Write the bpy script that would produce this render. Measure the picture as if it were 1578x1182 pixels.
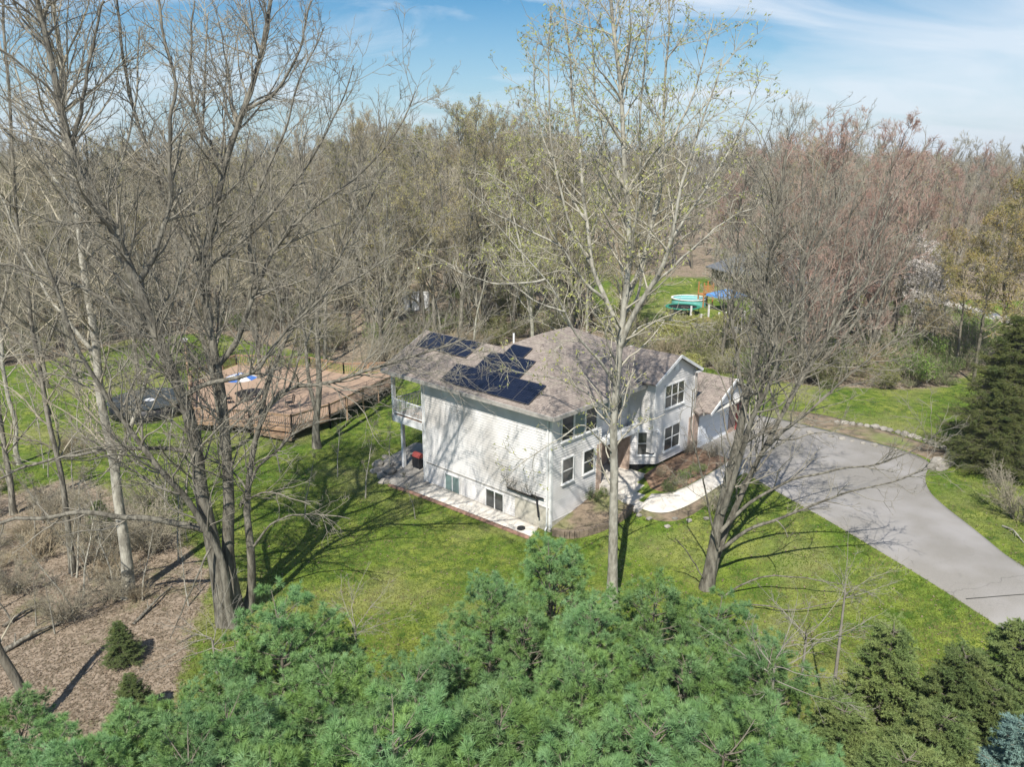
import bpy, math, random
import numpy as np
from mathutils import Vector, Matrix
random.seed(7)
RNG = np.random.default_rng(11)
SC = bpy.context.scene
for o in list(bpy.data.objects): bpy.data.objects.remove(o)
PI = math.pi
# ------------------------------------------------------------------ camera
F, CX, CY, CAMH = 1200.0, 789.0, 591.0, 19.0
PITCH = math.atan(343/1200)
cam = bpy.data.cameras.new('camera'); camo = bpy.data.objects.new('camera', cam)
SC.collection.objects.link(camo); SC.camera = camo
camo.location = (0, 0, CAMH); camo.rotation_euler = (PI/2-PITCH, 0, 0)
cam.sensor_width = 36; cam.lens = 36*F/1578; cam.clip_start = .1; cam.clip_end = 5000
# ------------------------------------------------------------------ sky and sun
SUN_EL = math.radians(50); SUN_AZ = math.radians(255)      # direction towards the sun, ccw from +X
w = bpy.data.worlds.new('World'); SC.world = w; w.use_nodes = True
nt = w.node_tree; nt.nodes.clear()
def wn(t, **k):
    n = nt.nodes.new(t)
    for a, b in k.items(): setattr(n, a, b)
    return n
out = wn('ShaderNodeOutputWorld'); bg = wn('ShaderNodeBackground'); sky = wn('ShaderNodeTexSky')
sky.sky_type = 'NISHITA'; sky.sun_disc = False; sky.sun_elevation = SUN_EL
sky.sun_rotation = PI/2-SUN_AZ; sky.air_density = 1.0; sky.dust_density = .3; sky.ozone_density = 1.6
tc = wn('ShaderNodeTexCoord'); sep = wn('ShaderNodeSeparateXYZ'); nt.links.new(tc.outputs['Generated'], sep.inputs[0])
zc = wn('ShaderNodeMath', operation='ADD'); zc.inputs[1].default_value = .35; nt.links.new(sep.outputs[2], zc.inputs[0])
def div(i):
    d = wn('ShaderNodeMath', operation='DIVIDE'); nt.links.new(sep.outputs[i], d.inputs[0]); nt.links.new(zc.outputs[0], d.inputs[1]); return d
cmb = wn('ShaderNodeCombineXYZ'); nt.links.new(div(0).outputs[0], cmb.inputs[0]); nt.links.new(div(1).outputs[0], cmb.inputs[1])
mp = wn('ShaderNodeMapping'); mp.inputs['Rotation'].default_value = (0, 0, math.radians(-24)); mp.inputs['Scale'].default_value = (1.0, 2.1, 1)
mp.inputs['Location'].default_value = (1.3, .4, 0)
nt.links.new(cmb.outputs[0], mp.inputs[0])
n1 = wn('ShaderNodeTexNoise'); n1.inputs['Scale'].default_value = 1.5; n1.inputs['Detail'].default_value = 9; n1.inputs['Roughness'].default_value = .56; n1.inputs['Distortion'].default_value = .9
nt.links.new(mp.outputs[0], n1.inputs[0])
r1 = wn('ShaderNodeMapRange'); r1.inputs[1].default_value = .47; r1.inputs[2].default_value = .71; r1.inputs[4].default_value = .8; r1.clamp = True
nt.links.new(n1.outputs[0], r1.inputs[0])
# more cloud to the right (a bank low over the horizon)
bx_ = wn('ShaderNodeMath', operation='MULTIPLY_ADD'); bx_.inputs[1].default_value = 1.15; bx_.inputs[2].default_value = -.12; nt.links.new(sep.outputs[0], bx_.inputs[0])
bz_ = wn('ShaderNodeMath', operation='MULTIPLY_ADD'); bz_.inputs[1].default_value = -1.9; nt.links.new(sep.outputs[2], bz_.inputs[0]); nt.links.new(bx_.outputs[0], bz_.inputs[2])
ba_ = wn('ShaderNodeMath', operation='MULTIPLY_ADD', use_clamp=True); ba_.inputs[1].default_value = 1.3; nt.links.new(n1.outputs[0], ba_.inputs[0]); nt.links.new(bz_.outputs[0], ba_.inputs[2])
bm_ = wn('ShaderNodeMapRange'); bm_.inputs[1].default_value = .5; bm_.inputs[2].default_value = 1.0; bm_.inputs[4].default_value = .68; nt.links.new(ba_.outputs[0], bm_.inputs[0])
mxm = wn('ShaderNodeMath', operation='MAXIMUM'); nt.links.new(r1.outputs[0], mxm.inputs[0]); nt.links.new(bm_.outputs[0], mxm.inputs[1])
mix = wn('ShaderNodeMix', data_type='RGBA'); nt.links.new(mxm.outputs[0], mix.inputs[0]); hsv = wn('ShaderNodeHueSaturation'); hsv.inputs['Saturation'].default_value = 1.55; hsv.inputs['Hue'].default_value = .498; hsv.inputs['Value'].default_value = 1.0; nt.links.new(sky.outputs[0], hsv.inputs['Color']); hzn = wn('ShaderNodeMapRange'); hzn.inputs[1].default_value = -.02; hzn.inputs[2].default_value = .20; hzn.inputs[3].default_value = .85; hzn.inputs[4].default_value = 0; nt.links.new(sep.outputs[2], hzn.inputs[0])
hmx = wn('ShaderNodeMix', data_type='RGBA'); hmx.inputs[7].default_value = (4.2, 6.3, 8.4, 1); nt.links.new(hzn.outputs[0], hmx.inputs[0]); nt.links.new(hsv.outputs[0], hmx.inputs[6]); nt.links.new(hmx.outputs[2], mix.inputs[6])
mix.inputs[7].default_value = (8.6, 9.2, 10.0, 1)
bg.inputs[1].default_value = .072
nt.links.new(mix.outputs[2], bg.inputs[0]); nt.links.new(bg.outputs[0], out.inputs[0])
sl = bpy.data.lights.new('sun', 'SUN'); so = bpy.data.objects.new('sun', sl); SC.collection.objects.link(so)
sl.energy = 4.9; sl.angle = math.radians(.5); sl.color = (1, .955, .88)
sd = Vector((math.cos(SUN_EL)*math.cos(SUN_AZ), math.cos(SUN_EL)*math.sin(SUN_AZ), math.sin(SUN_EL)))
so.rotation_euler = sd.to_track_quat('Z', 'Y').to_euler(); so.location = sd*80
SC.view_settings.view_transform = 'Standard'; SC.view_settings.look = 'None'; SC.view_settings.exposure = .52; SC.view_settings.gamma = 1
SC.render.engine = 'CYCLES'
SC.cycles.max_bounces = 5; SC.cycles.diffuse_bounces = 3; SC.cycles.glossy_bounces = 2; SC.cycles.transmission_bounces = 2; SC.cycles.transparent_max_bounces = 4
# ------------------------------------------------------------------ projection helpers
YAW = math.radians(137)
U = np.array([math.cos(YAW), math.sin(YAW), 0]); V = np.array([U[1], -U[0], 0])
B0 = np.array([2.078, 38.531, 0.0])
def ray(x, y):
    a = (x-CX)/F; b = -(y-CY)/F
    return np.array([a, math.cos(PITCH)+b*math.sin(PITCH), -math.sin(PITCH)+b*math.cos(PITCH)])
def sstep(t):
    t = np.clip(t, 0, 1); return t*t*(3-2*t)
def T(x, y):
    x = np.asarray(x, float); y = np.asarray(y, float)
    a = (x-B0[0])*V[0]+(y-B0[1])*V[1]; b = (x-B0[0])*U[0]+(y-B0[1])*U[1]
    a = a-.55*np.maximum(0, b-11)*sstep((b-11)/8)
    z = -.6+1.75*sstep((a+2)/11)
    r = np.hypot(x, y)
    z = z+1.5*sstep((r-75)/120)*(1+.6*np.sin(x*.021+1)*np.cos(y*.017)) + .12*np.sin(x*.23+.5)*np.sin(y*.19)*sstep((r-60)/20)
    z = z-1.2*sstep((-x-20)/30)*sstep((45-y)/20)
    return z
def G(x, y, z=0):
    r = ray(x, y); t = (z-CAMH)/r[2]; return np.array([0, 0, CAMH])+r*t
def at(px, py, dz=0):
    z = 0.0
    for _ in range(12):
        p = G(px, py, z+dz); z = float(T(p[0], p[1]))
    return np.array([p[0], p[1], z])
def onY(px, py, Y):
    r = ray(px, py); return np.array([0, 0, CAMH])+r*(Y/r[1])
def W(a, b, z=0): return B0+V*a+U*b+np.array([0, 0, z])
# ------------------------------------------------------------------ mesh helpers
COL = SC.collection
class MB:
    def __init__(s): s.v = []; s.f = []; s.uv = []; s.n = 0; s.smooth = False
    def add(s, vs, fs, uv=None):
        s.v.extend([tuple(map(float, p)) for p in vs]); s.f.extend([tuple(i+s.n for i in f) for f in fs]); s.n += len(vs)
        return s
    def box(s, x0, x1, y0, y1, z0, z1):
        v = [(x0,y0,z0),(x1,y0,z0),(x1,y1,z0),(x0,y1,z0),(x0,y0,z1),(x1,y0,z1),(x1,y1,z1),(x0,y1,z1)]
        return s.add(v, [(0,3,2,1),(4,5,6,7),(0,1,5,4),(1,2,6,5),(2,3,7,6),(3,0,4,7)])
    def beam(s, p, q, wd, ht, up=(0,0,1)):
        p = Vector(p); q = Vector(q); t = (q-p).normalized(); up = Vector(up)
        if abs(t.dot(up)) > .98: up = Vector((1,0,0))
        sd_ = t.cross(up).normalized()*wd/2; u_ = sd_.cross(t).normalized()*ht/2
        v = [p-sd_-u_, p+sd_-u_, p+sd_+u_, p-sd_+u_, q-sd_-u_, q+sd_-u_, q+sd_+u_, q-sd_+u_]
        return s.add(v, [(0,1,2,3),(7,6,5,4),(0,4,5,1),(1,5,6,2),(2,6,7,3),(3,7,4,0)])
    def cyl(s, c, r, z0, z1, n=16, r2=None):
        r2 = r if r2 is None else r2
        v = [(c[0]+r*math.cos(2*PI*i/n), c[1]+r*math.sin(2*PI*i/n), z0) for i in range(n)]+[(c[0]+r2*math.cos(2*PI*i/n), c[1]+r2*math.sin(2*PI*i/n), z1) for i in range(n)]
        return s.add(v, [(i, (i+1)%n, n+(i+1)%n, n+i) for i in range(n)]+[tuple(range(n-1,-1,-1)), tuple(range(n, 2*n))])
    def build(s, name, mat, parent=None, smooth=False):
        m = bpy.data.meshes.new(name); m.from_pydata(s.v, [], s.f); m.update()
        if smooth: m.polygons.foreach_set('use_smooth', [True]*len(m.polygons))
        return link(name, m, mat, parent)
def link(name, m, mat, parent=None):
    if mat: m.materials.append(mat)
    o = bpy.data.objects.new(name, m); COL.objects.link(o)
    if parent: o.parent = parent
    return o
def npmesh(name, V_, F_, smooth=False, attr=None):
    """V_ (n,3), F_ (m,k) all faces the same size"""
    m = bpy.data.meshes.new(name); n, k = F_.shape
    m.vertices.add(len(V_)); m.vertices.foreach_set('co', np.ascontiguousarray(V_, dtype=np.float32).ravel())
    m.loops.add(n*k); m.loops.foreach_set('vertex_index', np.ascontiguousarray(F_, dtype=np.int32).ravel())
    m.polygons.add(n); m.polygons.foreach_set('loop_start', np.arange(0, n*k, k, dtype=np.int32))
    try: m.polygons.foreach_set('loop_total', np.full(n, k, dtype=np.int32))
    except Exception: pass
    if smooth: m.polygons.foreach_set('use_smooth', np.ones(n, dtype=bool))
    if attr is not None:
        for nm, val in attr.items():
            a = m.attributes.new(nm, 'FLOAT', 'POINT'); a.data.foreach_set('value', np.ascontiguousarray(val, dtype=np.float32))
    m.update(calc_edges=True); return m
def tag(o, label=None, cat=None, group=None, kind=None):
    if label: o['label'] = label
    if cat: o['category'] = cat
    if group: o['group'] = group
    if kind: o['kind'] = kind
    return o
def empty(name, loc, rz=0, label=None, cat=None, group=None):
    o = bpy.data.objects.new(name, None); COL.objects.link(o); o.empty_display_size = .3
    o.location = tuple(float(c) for c in loc); o.rotation_euler = (0, 0, rz); return tag(o, label, cat, group)
def copy_tree(o, parent=None):
    c = o.copy(); COL.objects.link(c)
    if parent: c.parent = parent
    for ch in list(o.children): copy_tree(ch, c)
    return c
# ------------------------------------------------------------------ materials
def mat(name, col, rough=.8, col2=None, scale=5, detail=4, bump=0, bscale=None, coords='Object', contrast=(.35,.65), spec=.3, metal=0, col3=None, scale3=.5, transl=0, stretch=None, rand=0):
    m = bpy.data.materials.new(name); m.use_nodes = True; t = m.node_tree; N = t.nodes; L = t.links
    p = N['Principled BSDF']; p.inputs['Roughness'].default_value = rough; p.inputs['Metallic'].default_value = metal
    p.inputs['Specular IOR Level'].default_value = spec
    p.inputs['Base Color'].default_value = (*col, 1)
    co = N.new('ShaderNodeTexCoord'); src = co.outputs[coords]
    if coords == 'World':
        pass
    if stretch:
        mpn = N.new('ShaderNodeMapping'); mpn.inputs['Scale'].default_value = stretch; L.new(src, mpn.inputs[0]); src = mpn.outputs[0]
    cur = None
    if col2:
        n = N.new('ShaderNodeTexNoise'); n.inputs['Scale'].default_value = scale; n.inputs['Detail'].default_value = detail; L.new(src, n.inputs[0])
        mr = N.new('ShaderNodeMapRange'); mr.inputs[1].default_value = contrast[0]; mr.inputs[2].default_value = contrast[1]; L.new(n.outputs[0], mr.inputs[0])
        mx = N.new('ShaderNodeMix'); mx.data_type = 'RGBA'; mx.inputs[6].default_value = (*col, 1); mx.inputs[7].default_value = (*col2, 1); L.new(mr.outputs[0], mx.inputs[0]); cur = mx.outputs[2]
        if col3:
            n3 = N.new('ShaderNodeTexNoise'); n3.inputs['Scale'].default_value = scale3; n3.inputs['Detail'].default_value = 3; L.new(src, n3.inputs[0])
            mr3 = N.new('ShaderNodeMapRange'); mr3.inputs[1].default_value = .45; mr3.inputs[2].default_value = .68; L.new(n3.outputs[0], mr3.inputs[0])
            mx3 = N.new('ShaderNodeMix'); mx3.data_type = 'RGBA'; L.new(cur, mx3.inputs[6]); mx3.inputs[7].default_value = (*col3, 1); L.new(mr3.outputs[0], mx3.inputs[0]); cur = mx3.outputs[2]
    if rand:
        oi = N.new('ShaderNodeObjectInfo'); hs = N.new('ShaderNodeHueSaturation')
        mv = N.new('ShaderNodeMapRange'); mv.inputs[3].default_value = 1-rand; mv.inputs[4].default_value = 1+rand; L.new(oi.outputs['Random'], mv.inputs[0]); L.new(mv.outputs[0], hs.inputs['Value'])
        if cur: L.new(cur, hs.inputs['Color'])
        else: hs.inputs['Color'].default_value = (*col, 1)
        cur = hs.outputs[0]
    if cur: L.new(cur, p.inputs['Base Color'])
    if bump:
        nb = N.new('ShaderNodeTexNoise'); nb.inputs['Scale'].default_value = bscale or scale*3; nb.inputs['Detail'].default_value = 5; L.new(src, nb.inputs[0])
        bp = N.new('ShaderNodeBump'); bp.inputs['Strength'].default_value = bump; bp.inputs['Distance'].default_value = .05; L.new(nb.outputs[0], bp.inputs['Height']); L.new(bp.outputs[0], p.inputs['Normal'])
    if transl:
        tr = N.new('ShaderNodeBsdfTranslucent'); ms = N.new('ShaderNodeMixShader'); ms.inputs[0].default_value = transl
        if cur: L.new(cur, tr.inputs[0])
        else: tr.inputs[0].default_value = (*col, 1)
        L.new(p.outputs[0], ms.inputs[1]); L.new(tr.outputs[0], ms.inputs[2]); L.new(ms.outputs[0], N['Material Output'].inputs[0])
    return m
M = {}
M['white'] = mat('white_trim', (.78,.78,.77), .5, (.66,.66,.64), 3)
M['siding'] = mat('vinyl_siding', (.75,.73,.705), .6, (.67,.65,.625), 1.3, 6, contrast=(.3,.7), col3=(.50,.475,.44), scale3=.35)
M['found'] = mat('cream_block', (.55,.52,.44), .8, (.45,.42,.35), 4, bump=.2)
M['soffit'] = mat('soffit', (.55,.54,.5), .7)
M['fascia'] = mat('fascia', (.42,.40,.36), .6, (.34,.32,.29), 4)
M['dark'] = mat('dark_metal', (.02,.02,.022), .5)
M['frame'] = mat('panel_frame', (.06,.06,.065), .35)
M['black'] = mat('gap_shade_and_mat_black', (.01,.01,.01), .9)  # near-black: painted shade under the bay, and the trampoline mat's own colour
M['garage_door'] = mat('garage_door', (.74,.76,.78), .5)
M['red'] = mat('red_brick_door', (.33,.07,.06), .6)
M['conc'] = mat('concrete', (.52,.48,.40), .85, (.42,.38,.31), 1.6, 7, bump=.15, bscale=30)
M['conc_white'] = mat('pale_concrete', (.66,.62,.55), .85, (.52,.48,.42), 1.2, 7, bump=.1, bscale=30)
M['patio'] = mat('patio_stone', (.36,.34,.30), .85, (.24,.22,.19), 2, 7, bump=.2, bscale=20)
M['edging'] = mat('brick_edging', (.33,.19,.14), .85, (.24,.15,.11), 5, 4, bump=.3)
M['stone'] = mat('stone', (.32,.295,.255), .85, (.21,.195,.165), 3, 5, bump=.4, rand=.25)
M['logwall'] = mat('timber_block', (.23,.18,.13), .9, (.15,.12,.09), 5, 5, bump=.4)
M['soil'] = mat('mulch', (.15,.095,.06), .95, (.27,.18,.12), 3, 9, bump=.7, bscale=12, contrast=(.4,.62))
M['drybed'] = mat('dry_bed', (.24,.185,.13), .95, (.13,.105,.07), 1.8, 9, bump=.7, bscale=12, contrast=(.4,.6), col3=(.17,.21,.06), scale3=.4)
M['cedar'] = mat('cedar', (.40,.27,.17), .8, (.28,.185,.12), 6, 5, rand=.06)
M['deckfloor'] = mat('deck_boards', (.42,.30,.215), .8, (.32,.225,.16), 3, 6, stretch=(1,8,1))
M['poolcover'] = mat('pool_cover', (.035,.045,.05), .45, (.07,.08,.085), 1.2, 6, bump=.5, bscale=3)
M['plastic_blue'] = mat('blue_fabric', (.08,.20,.55), .6, (.05,.14,.42), 3)
M['turq'] = mat('turquoise', (.20,.55,.52), .5, (.15,.45,.42), 3)
M['green_p'] = mat('green_pad', (.03,.22,.14), .6)
M['orange'] = mat('orange_wood', (.45,.20,.07), .7)
M['greyroof'] = mat('grey_shingle', (.16,.17,.19), .9, (.11,.12,.13), 5, 5)
M['brown_wall'] = mat('brown_siding', (.22,.17,.13), .8)
M['frontstone'] = mat('stone_veneer', (.52,.40,.32), .85, (.38,.28,.22), 3.2, 6, bump=.6, bscale=8, contrast=(.4,.6))
# bark and foliage
M['bark'] = mat('bark_grey', (.27,.25,.20), .9, (.10,.09,.07), 7, 6, bump=1, bscale=14, stretch=(1,1,.25), contrast=(.38,.6), rand=.12)
M['bark_pale'] = mat('bark_pale', (.42,.40,.33), .9, (.22,.205,.165), 5, 6, bump=.8, bscale=12, stretch=(1,1,.4), contrast=(.38,.62), rand=.05)
M['bark_mid'] = mat('bark_mid', (.21,.195,.155), .9, (.085,.077,.06), 6, 6, bump=1, bscale=14, stretch=(1,1,.25), contrast=(.38,.62))
M['twig_mid'] = mat('twig_mid', (.27,.25,.20), .85, (.19,.17,.135), 1.5, 3)
M['bark_dark'] = mat('bark_dark', (.115,.10,.075), .9, (.20,.18,.14), 6, 6, bump=1, bscale=14, stretch=(1,1,.25))
M['twig'] = mat('twig_grey', (.365,.325,.24), .85, (.25,.225,.165), 1.5, 3, rand=.2)
M['dead'] = mat('dead_wood', (.30,.28,.23), .9, (.20,.185,.15), 3, 4)
M['twig_pale'] = mat('twig_pale', (.42,.39,.31), .85, (.30,.275,.215), 1.5, 3)
M['twig_brown'] = mat('twig_brown', (.33,.265,.175), .85, (.37,.32,.22), .8, 3, rand=.25)
M['twig_red'] = mat('twig_red', (.345,.215,.17), .85, (.40,.31,.25), .8, 3, rand=.2)
M['bud_yellow'] = mat('catkin', (.46,.47,.15), .8, (.34,.36,.11), 1, 3, transl=.35)
M['bud_olive'] = mat('bud_olive', (.36,.37,.12), .8, (.42,.34,.13), .5, 3, transl=.3, rand=.25)
M['bud_red'] = mat('bud_red', (.38,.20,.15), .8, (.42,.27,.20), .8, 3, transl=.2, rand=.2)
M['bud_brown'] = mat('bud_brown', (.36,.26,.09), .8, (.27,.27,.08), .6, 3, transl=.35, rand=.15)
M['blossom'] = mat('blossom', (.75,.70,.68), .8, (.60,.56,.52), 1, 3, transl=.2)
M['leaf_green'] = mat('leaf_green', (.12,.21,.04), .75, (.20,.29,.06), 1, 3, transl=.35, rand=.3)
M['leaf_olive'] = mat('leaf_olive', (.26,.27,.075), .75, (.16,.19,.045), 1, 3, transl=.35, rand=.3)
M['pine'] = mat('pine_needles', (.135,.27,.095), .55, (.23,.38,.18), 1.1, 4, transl=.25, contrast=(.35,.62), col3=(.22,.34,.08), scale3=.45, rand=.15)
M['spruce'] = mat('spruce_needles', (.135,.20,.065), .65, (.21,.26,.085), 1.2, 4, transl=.15, rand=.2)
M['spruce_blue'] = mat('blue_spruce_needles', (.17,.27,.24), .6, (.22,.33,.27), 1.2, 4, transl=.15)
M['cedar_leaf'] = mat('cedar_foliage', (.10,.14,.038), .7, (.17,.185,.055), .7, 5, transl=.15, contrast=(.35,.6))
M['deadleaf'] = mat('dead_leaves', (.29,.225,.16), .85, (.18,.135,.09), 1.5, 5, contrast=(.4,.6), transl=.2)

def glass_mat():
    m = mat('window_glass', (.035,.04,.042), .06, (.07,.075,.07), 1.3, 3, spec=.8); return m
M['glass'] = glass_mat()
M['blind'] = mat('window_blind', (.15,.22,.21), .3, spec=.6)
def shingle():
    m = bpy.data.materials.new('roof_shingles'); m.use_nodes = True; t = m.node_tree; N = t.nodes; L = t.links; p = N['Principled BSDF']
    uv = N.new('ShaderNodeUVMap'); uv.uv_map = 'UVMap'
    br = N.new('ShaderNodeTexBrick'); br.inputs['Scale'].default_value = 1; br.inputs['Brick Width'].default_value = .33; br.inputs['Row Height'].default_value = .145
    br.inputs['Mortar Size'].default_value = .012; br.inputs['Mortar Smooth'].default_value = .3; br.inputs['Bias'].default_value = -.1
    br.inputs['Color1'].default_value = (.30,.25,.215,1); br.inputs['Color2'].default_value = (.185,.15,.13,1); br.inputs['Mortar'].default_value = (.10,.08,.07,1)
    L.new(uv.outputs[0], br.inputs[0])
    n = N.new('ShaderNodeTexNoise'); n.inputs['Scale'].default_value = 2.2; n.inputs['Detail'].default_value = 9; n.inputs['Roughness'].default_value = .75; L.new(uv.outputs[0], n.inputs[0])
    mr = N.new('ShaderNodeMapRange'); mr.inputs[1].default_value = .4; mr.inputs[2].default_value = .66; L.new(n.outputs[0], mr.inputs[0])
    mx = N.new('ShaderNodeMix'); mx.data_type = 'RGBA'; mx.inputs[7].default_value = (.31,.27,.225,1)
    L.new(br.outputs[0], mx.inputs[6]); mu = N.new('ShaderNodeMath'); mu.operation = 'MULTIPLY'; mu.inputs[1].default_value = .55; L.new(mr.outputs[0], mu.inputs[0]); L.new(mu.outputs[0], mx.inputs[0])
    L.new(mx.outputs[2], p.inputs['Base Color']); p.inputs['Roughness'].default_value = .9
    b = N.new('ShaderNodeBump'); b.inputs['Strength'].default_value = .5; b.inputs['Distance'].default_value = .02; L.new(br.outputs[1], b.inputs['Height']); b.invert = True; L.new(b.outputs[0], p.inputs['Normal'])
    return m
M['shingle'] = shingle()
def solar_mat():
    m = bpy.data.materials.new('solar_glass'); m.use_nodes = True; t = m.node_tree; N = t.nodes; L = t.links; p = N['Principled BSDF']
    uv = N.new('ShaderNodeUVMap'); uv.uv_map = 'UVMap'
    br = N.new('ShaderNodeTexBrick'); br.offset = 0; br.inputs['Scale'].default_value = 1; br.inputs['Brick Width'].default_value = .16; br.inputs['Row Height'].default_value = .16
    br.inputs['Mortar Size'].default_value = .004; br.inputs['Color1'].default_value = (.006,.009,.022,1); br.inputs['Color2'].default_value = (.008,.012,.028,1); br.inputs['Mortar'].default_value = (.045,.05,.065,1)
    L.new(uv.outputs[0], br.inputs[0]); L.new(br.outputs[0], p.inputs['Base Color']); p.inputs['Roughness'].default_value = .18; p.inputs['Specular IOR Level'].default_value = .5
    return m
M['solar'] = solar_mat()
def asphalt():
    m = mat('driveway_asphalt', (.275,.258,.232), .9, (.20,.188,.168), 40, 6, col3=(.30,.285,.27), scale3=.35, bump=.15, bscale=60)
    t = m.node_tree; N = t.nodes; L = t.links; p = N['Principled BSDF']; co = N.new('ShaderNodeTexCoord').outputs['Object']
    def crack(scale, w, dark, warp=.5):
        n = N.new('ShaderNodeTexNoise'); n.inputs['Scale'].default_value = .9; n.inputs['Detail'].default_value = 6; L.new(co, n.inputs[0])
        mx = N.new('ShaderNodeMix'); mx.data_type = 'RGBA'; mx.blend_type = 'LINEAR_LIGHT'; mx.inputs[0].default_value = warp; L.new(co, mx.inputs[6]); L.new(n.outputs[1], mx.inputs[7])
        v_ = N.new('ShaderNodeTexVoronoi'); v_.feature = 'DISTANCE_TO_EDGE'; v_.inputs['Scale'].default_value = scale; L.new(mx.outputs[2], v_.inputs[0])
        r = N.new('ShaderNodeMapRange'); r.inputs[1].default_value = w*.3; r.inputs[2].default_value = w; r.inputs[3].default_value = dark; r.inputs[4].default_value = 0; L.new(v_.outputs[0], r.inputs[0]); return r.outputs[0]
    def over(f, col):
        src = p.inputs['Base Color'].links[0].from_socket; mx = N.new('ShaderNodeMix'); mx.data_type = 'RGBA'; L.new(f, mx.inputs[0]); L.new(src, mx.inputs[6]); mx.inputs[7].default_value = (*col, 1); L.new(mx.outputs[2], p.inputs['Base Color'])
    over(crack(.13, .004, .35), (.08,.075,.07)); over(crack(.4, .007, .18, .8), (.12,.11,.10))
    n = N.new('ShaderNodeTexNoise'); n.inputs['Scale'].default_value = 1.1; n.inputs['Detail'].default_value = 3; L.new(co, n.inputs[0]); r = N.new('ShaderNodeMapRange'); r.inputs[1].default_value = .66; r.inputs[2].default_value = .74; r.inputs[4].default_value = .45; L.new(n.outputs[0], r.inputs[0]); over(r.outputs[0], (.13,.125,.12))
    return m
M['asphalt'] = asphalt()
def ground_mat():
    m = bpy.data.materials.new('lawn_and_forest_floor'); m.use_nodes = True; t = m.node_tree; N = t.nodes; L = t.links; p = N['Principled BSDF']
    co = N.new('ShaderNodeTexCoord').outputs['Object']
    def noise(s, d=5, r=.6, st=None):
        src = co
        if st:
            q = N.new('ShaderNodeMapping'); q.inputs['Scale'].default_value = st; q.inputs['Rotation'].default_value = (0,0,.9); L.new(co, q.inputs[0]); src = q.outputs[0]
        n = N.new('ShaderNodeTexNoise'); n.inputs['Scale'].default_value = s; n.inputs['Detail'].default_value = d; n.inputs['Roughness'].default_value = r; L.new(src, n.inputs[0]); return n.outputs[0]
    def rng(s, a, b, c=0, d=1):
        n = N.new('ShaderNodeMapRange'); n.inputs[1].default_value = a; n.inputs[2].default_value = b; n.inputs[3].default_value = c; n.inputs[4].default_value = d; L.new(s, n.inputs[0]); return n.outputs[0]
    def mx(f, a, b):
        n = N.new('ShaderNodeMix'); n.data_type = 'RGBA'; L.new(f, n.inputs[0])
        for i, c in ((6, a), (7, b)):
            if isinstance(c, tuple): n.inputs[i].default_value = (*c, 1)
            else: L.new(c, n.inputs[i])
        return n.outputs[2]
    g = mx(rng(noise(.35, 6), .38, .62), (.115,.185,.022), (.23,.265,.050))
    g = mx(rng(noise(1.6, 8, .7), .42, .60), g, (.050,.098,.014))
    g = mx(rng(noise(.12, 4), .50, .64, 0, .6), g, (.30,.28,.12))
    g = mx(rng(noise(9, 4, .7), .56, .74, 0, .8), g, (.33,.31,.13))
    g = mx(rng(noise(22, 3, .7), .5, .7, 0, .6), g, (.04,.08,.012))
    l = mx(rng(noise(1.1, 8, .75), .35, .62), (.25,.20,.145), (.12,.097,.065))
    vo = N.new('ShaderNodeTexVoronoi'); vo.inputs['Scale'].default_value = 9; L.new(co, vo.inputs[0])
    l = mx(rng(vo.outputs['Color'], .3, .8, 0, .7), l, (.40,.32,.245))
    l = mx(rng(noise(.5, 6, .7), .55, .66, 0, .6), l, (.105,.12,.04))
    at_ = N.new('ShaderNodeAttribute'); at_.attribute_name = 'litter'
    nn = noise(.9, 7, .7); ad = N.new('ShaderNodeMath'); ad.operation = 'MULTIPLY_ADD'; ad.inputs[1].default_value = .9; L.new(nn, ad.inputs[0]); L.new(at_.outputs['Fac'], ad.inputs[2])
    f = rng(ad.outputs[0], .82, 1.02)
    c = mx(f, g, l); L.new(c, p.inputs['Base Color']); p.inputs['Roughness'].default_value = .95; p.inputs['Specular IOR Level'].default_value = .1
    bp = N.new('ShaderNodeBump'); bp.inputs['Strength'].default_value = .6; bp.inputs['Distance'].default_value = .08; L.new(noise(14, 5, .8), bp.inputs['Height']); L.new(bp.outputs[0], p.inputs['Normal'])
    return m
M['ground'] = ground_mat()
# ------------------------------------------------------------------ ground
def inpoly(x, y, poly):
    c = np.zeros(np.shape(x), bool); n = len(poly)
    for i in range(n):
        x1, y1 = poly[i][:2]; x2, y2 = poly[(i+1) % n][:2]
        k = ((y1 > y) != (y2 > y)) & (x < (x2-x1)*(y-y1)/((y2-y1) if y2 != y1 else 1e-9)+x1); c ^= k
    return c
def pxpoly(pts): return [at(*p)[:2] for p in pts]
LIT_NEAR = pxpoly([(-400,770),(20,765),(110,735),(190,768),(262,820),(330,885),(300,960),(270,1060),(240,1250),(-500,1400)])
LIT_RIGHT = pxpoly([(1230,590),(1290,592),(1350,597),(1440,598),(1470,592),(1440,585),(1300,578),(1230,580)])
LAWN = pxpoly([(-900,640),(-300,590),(60,560),(200,522),(330,512),(480,545),(600,575),(640,560),(900,520),(1150,580),(1250,594),(1400,600),(1470,590),(1520,560),(1650,560),(1800,650),(1700,790),(1900,900),(2400,1400),(-900,1400)])
NYARD = [(10,88),(36,86),(38,122),(12,124)]
RGRASS = [(52,82),(110,78),(120,98),(52,101)]
def litter(x, y):
    l = (~inpoly(x, y, LAWN)).astype(float)
    l[inpoly(x, y, LIT_NEAR)] = 1; l[inpoly(x, y, NYARD)] = 0; l[inpoly(x, y, RGRASS)] = 0
    l[inpoly(x, y, LIT_RIGHT)] = 1
    return l
def grid(x0, x1, y0, y1, step):
    xs = np.arange(x0, x1+step/2, step); ys = np.arange(y0, y1+step/2, step); X, Y = np.meshgrid(xs, ys); return X, Y
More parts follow.
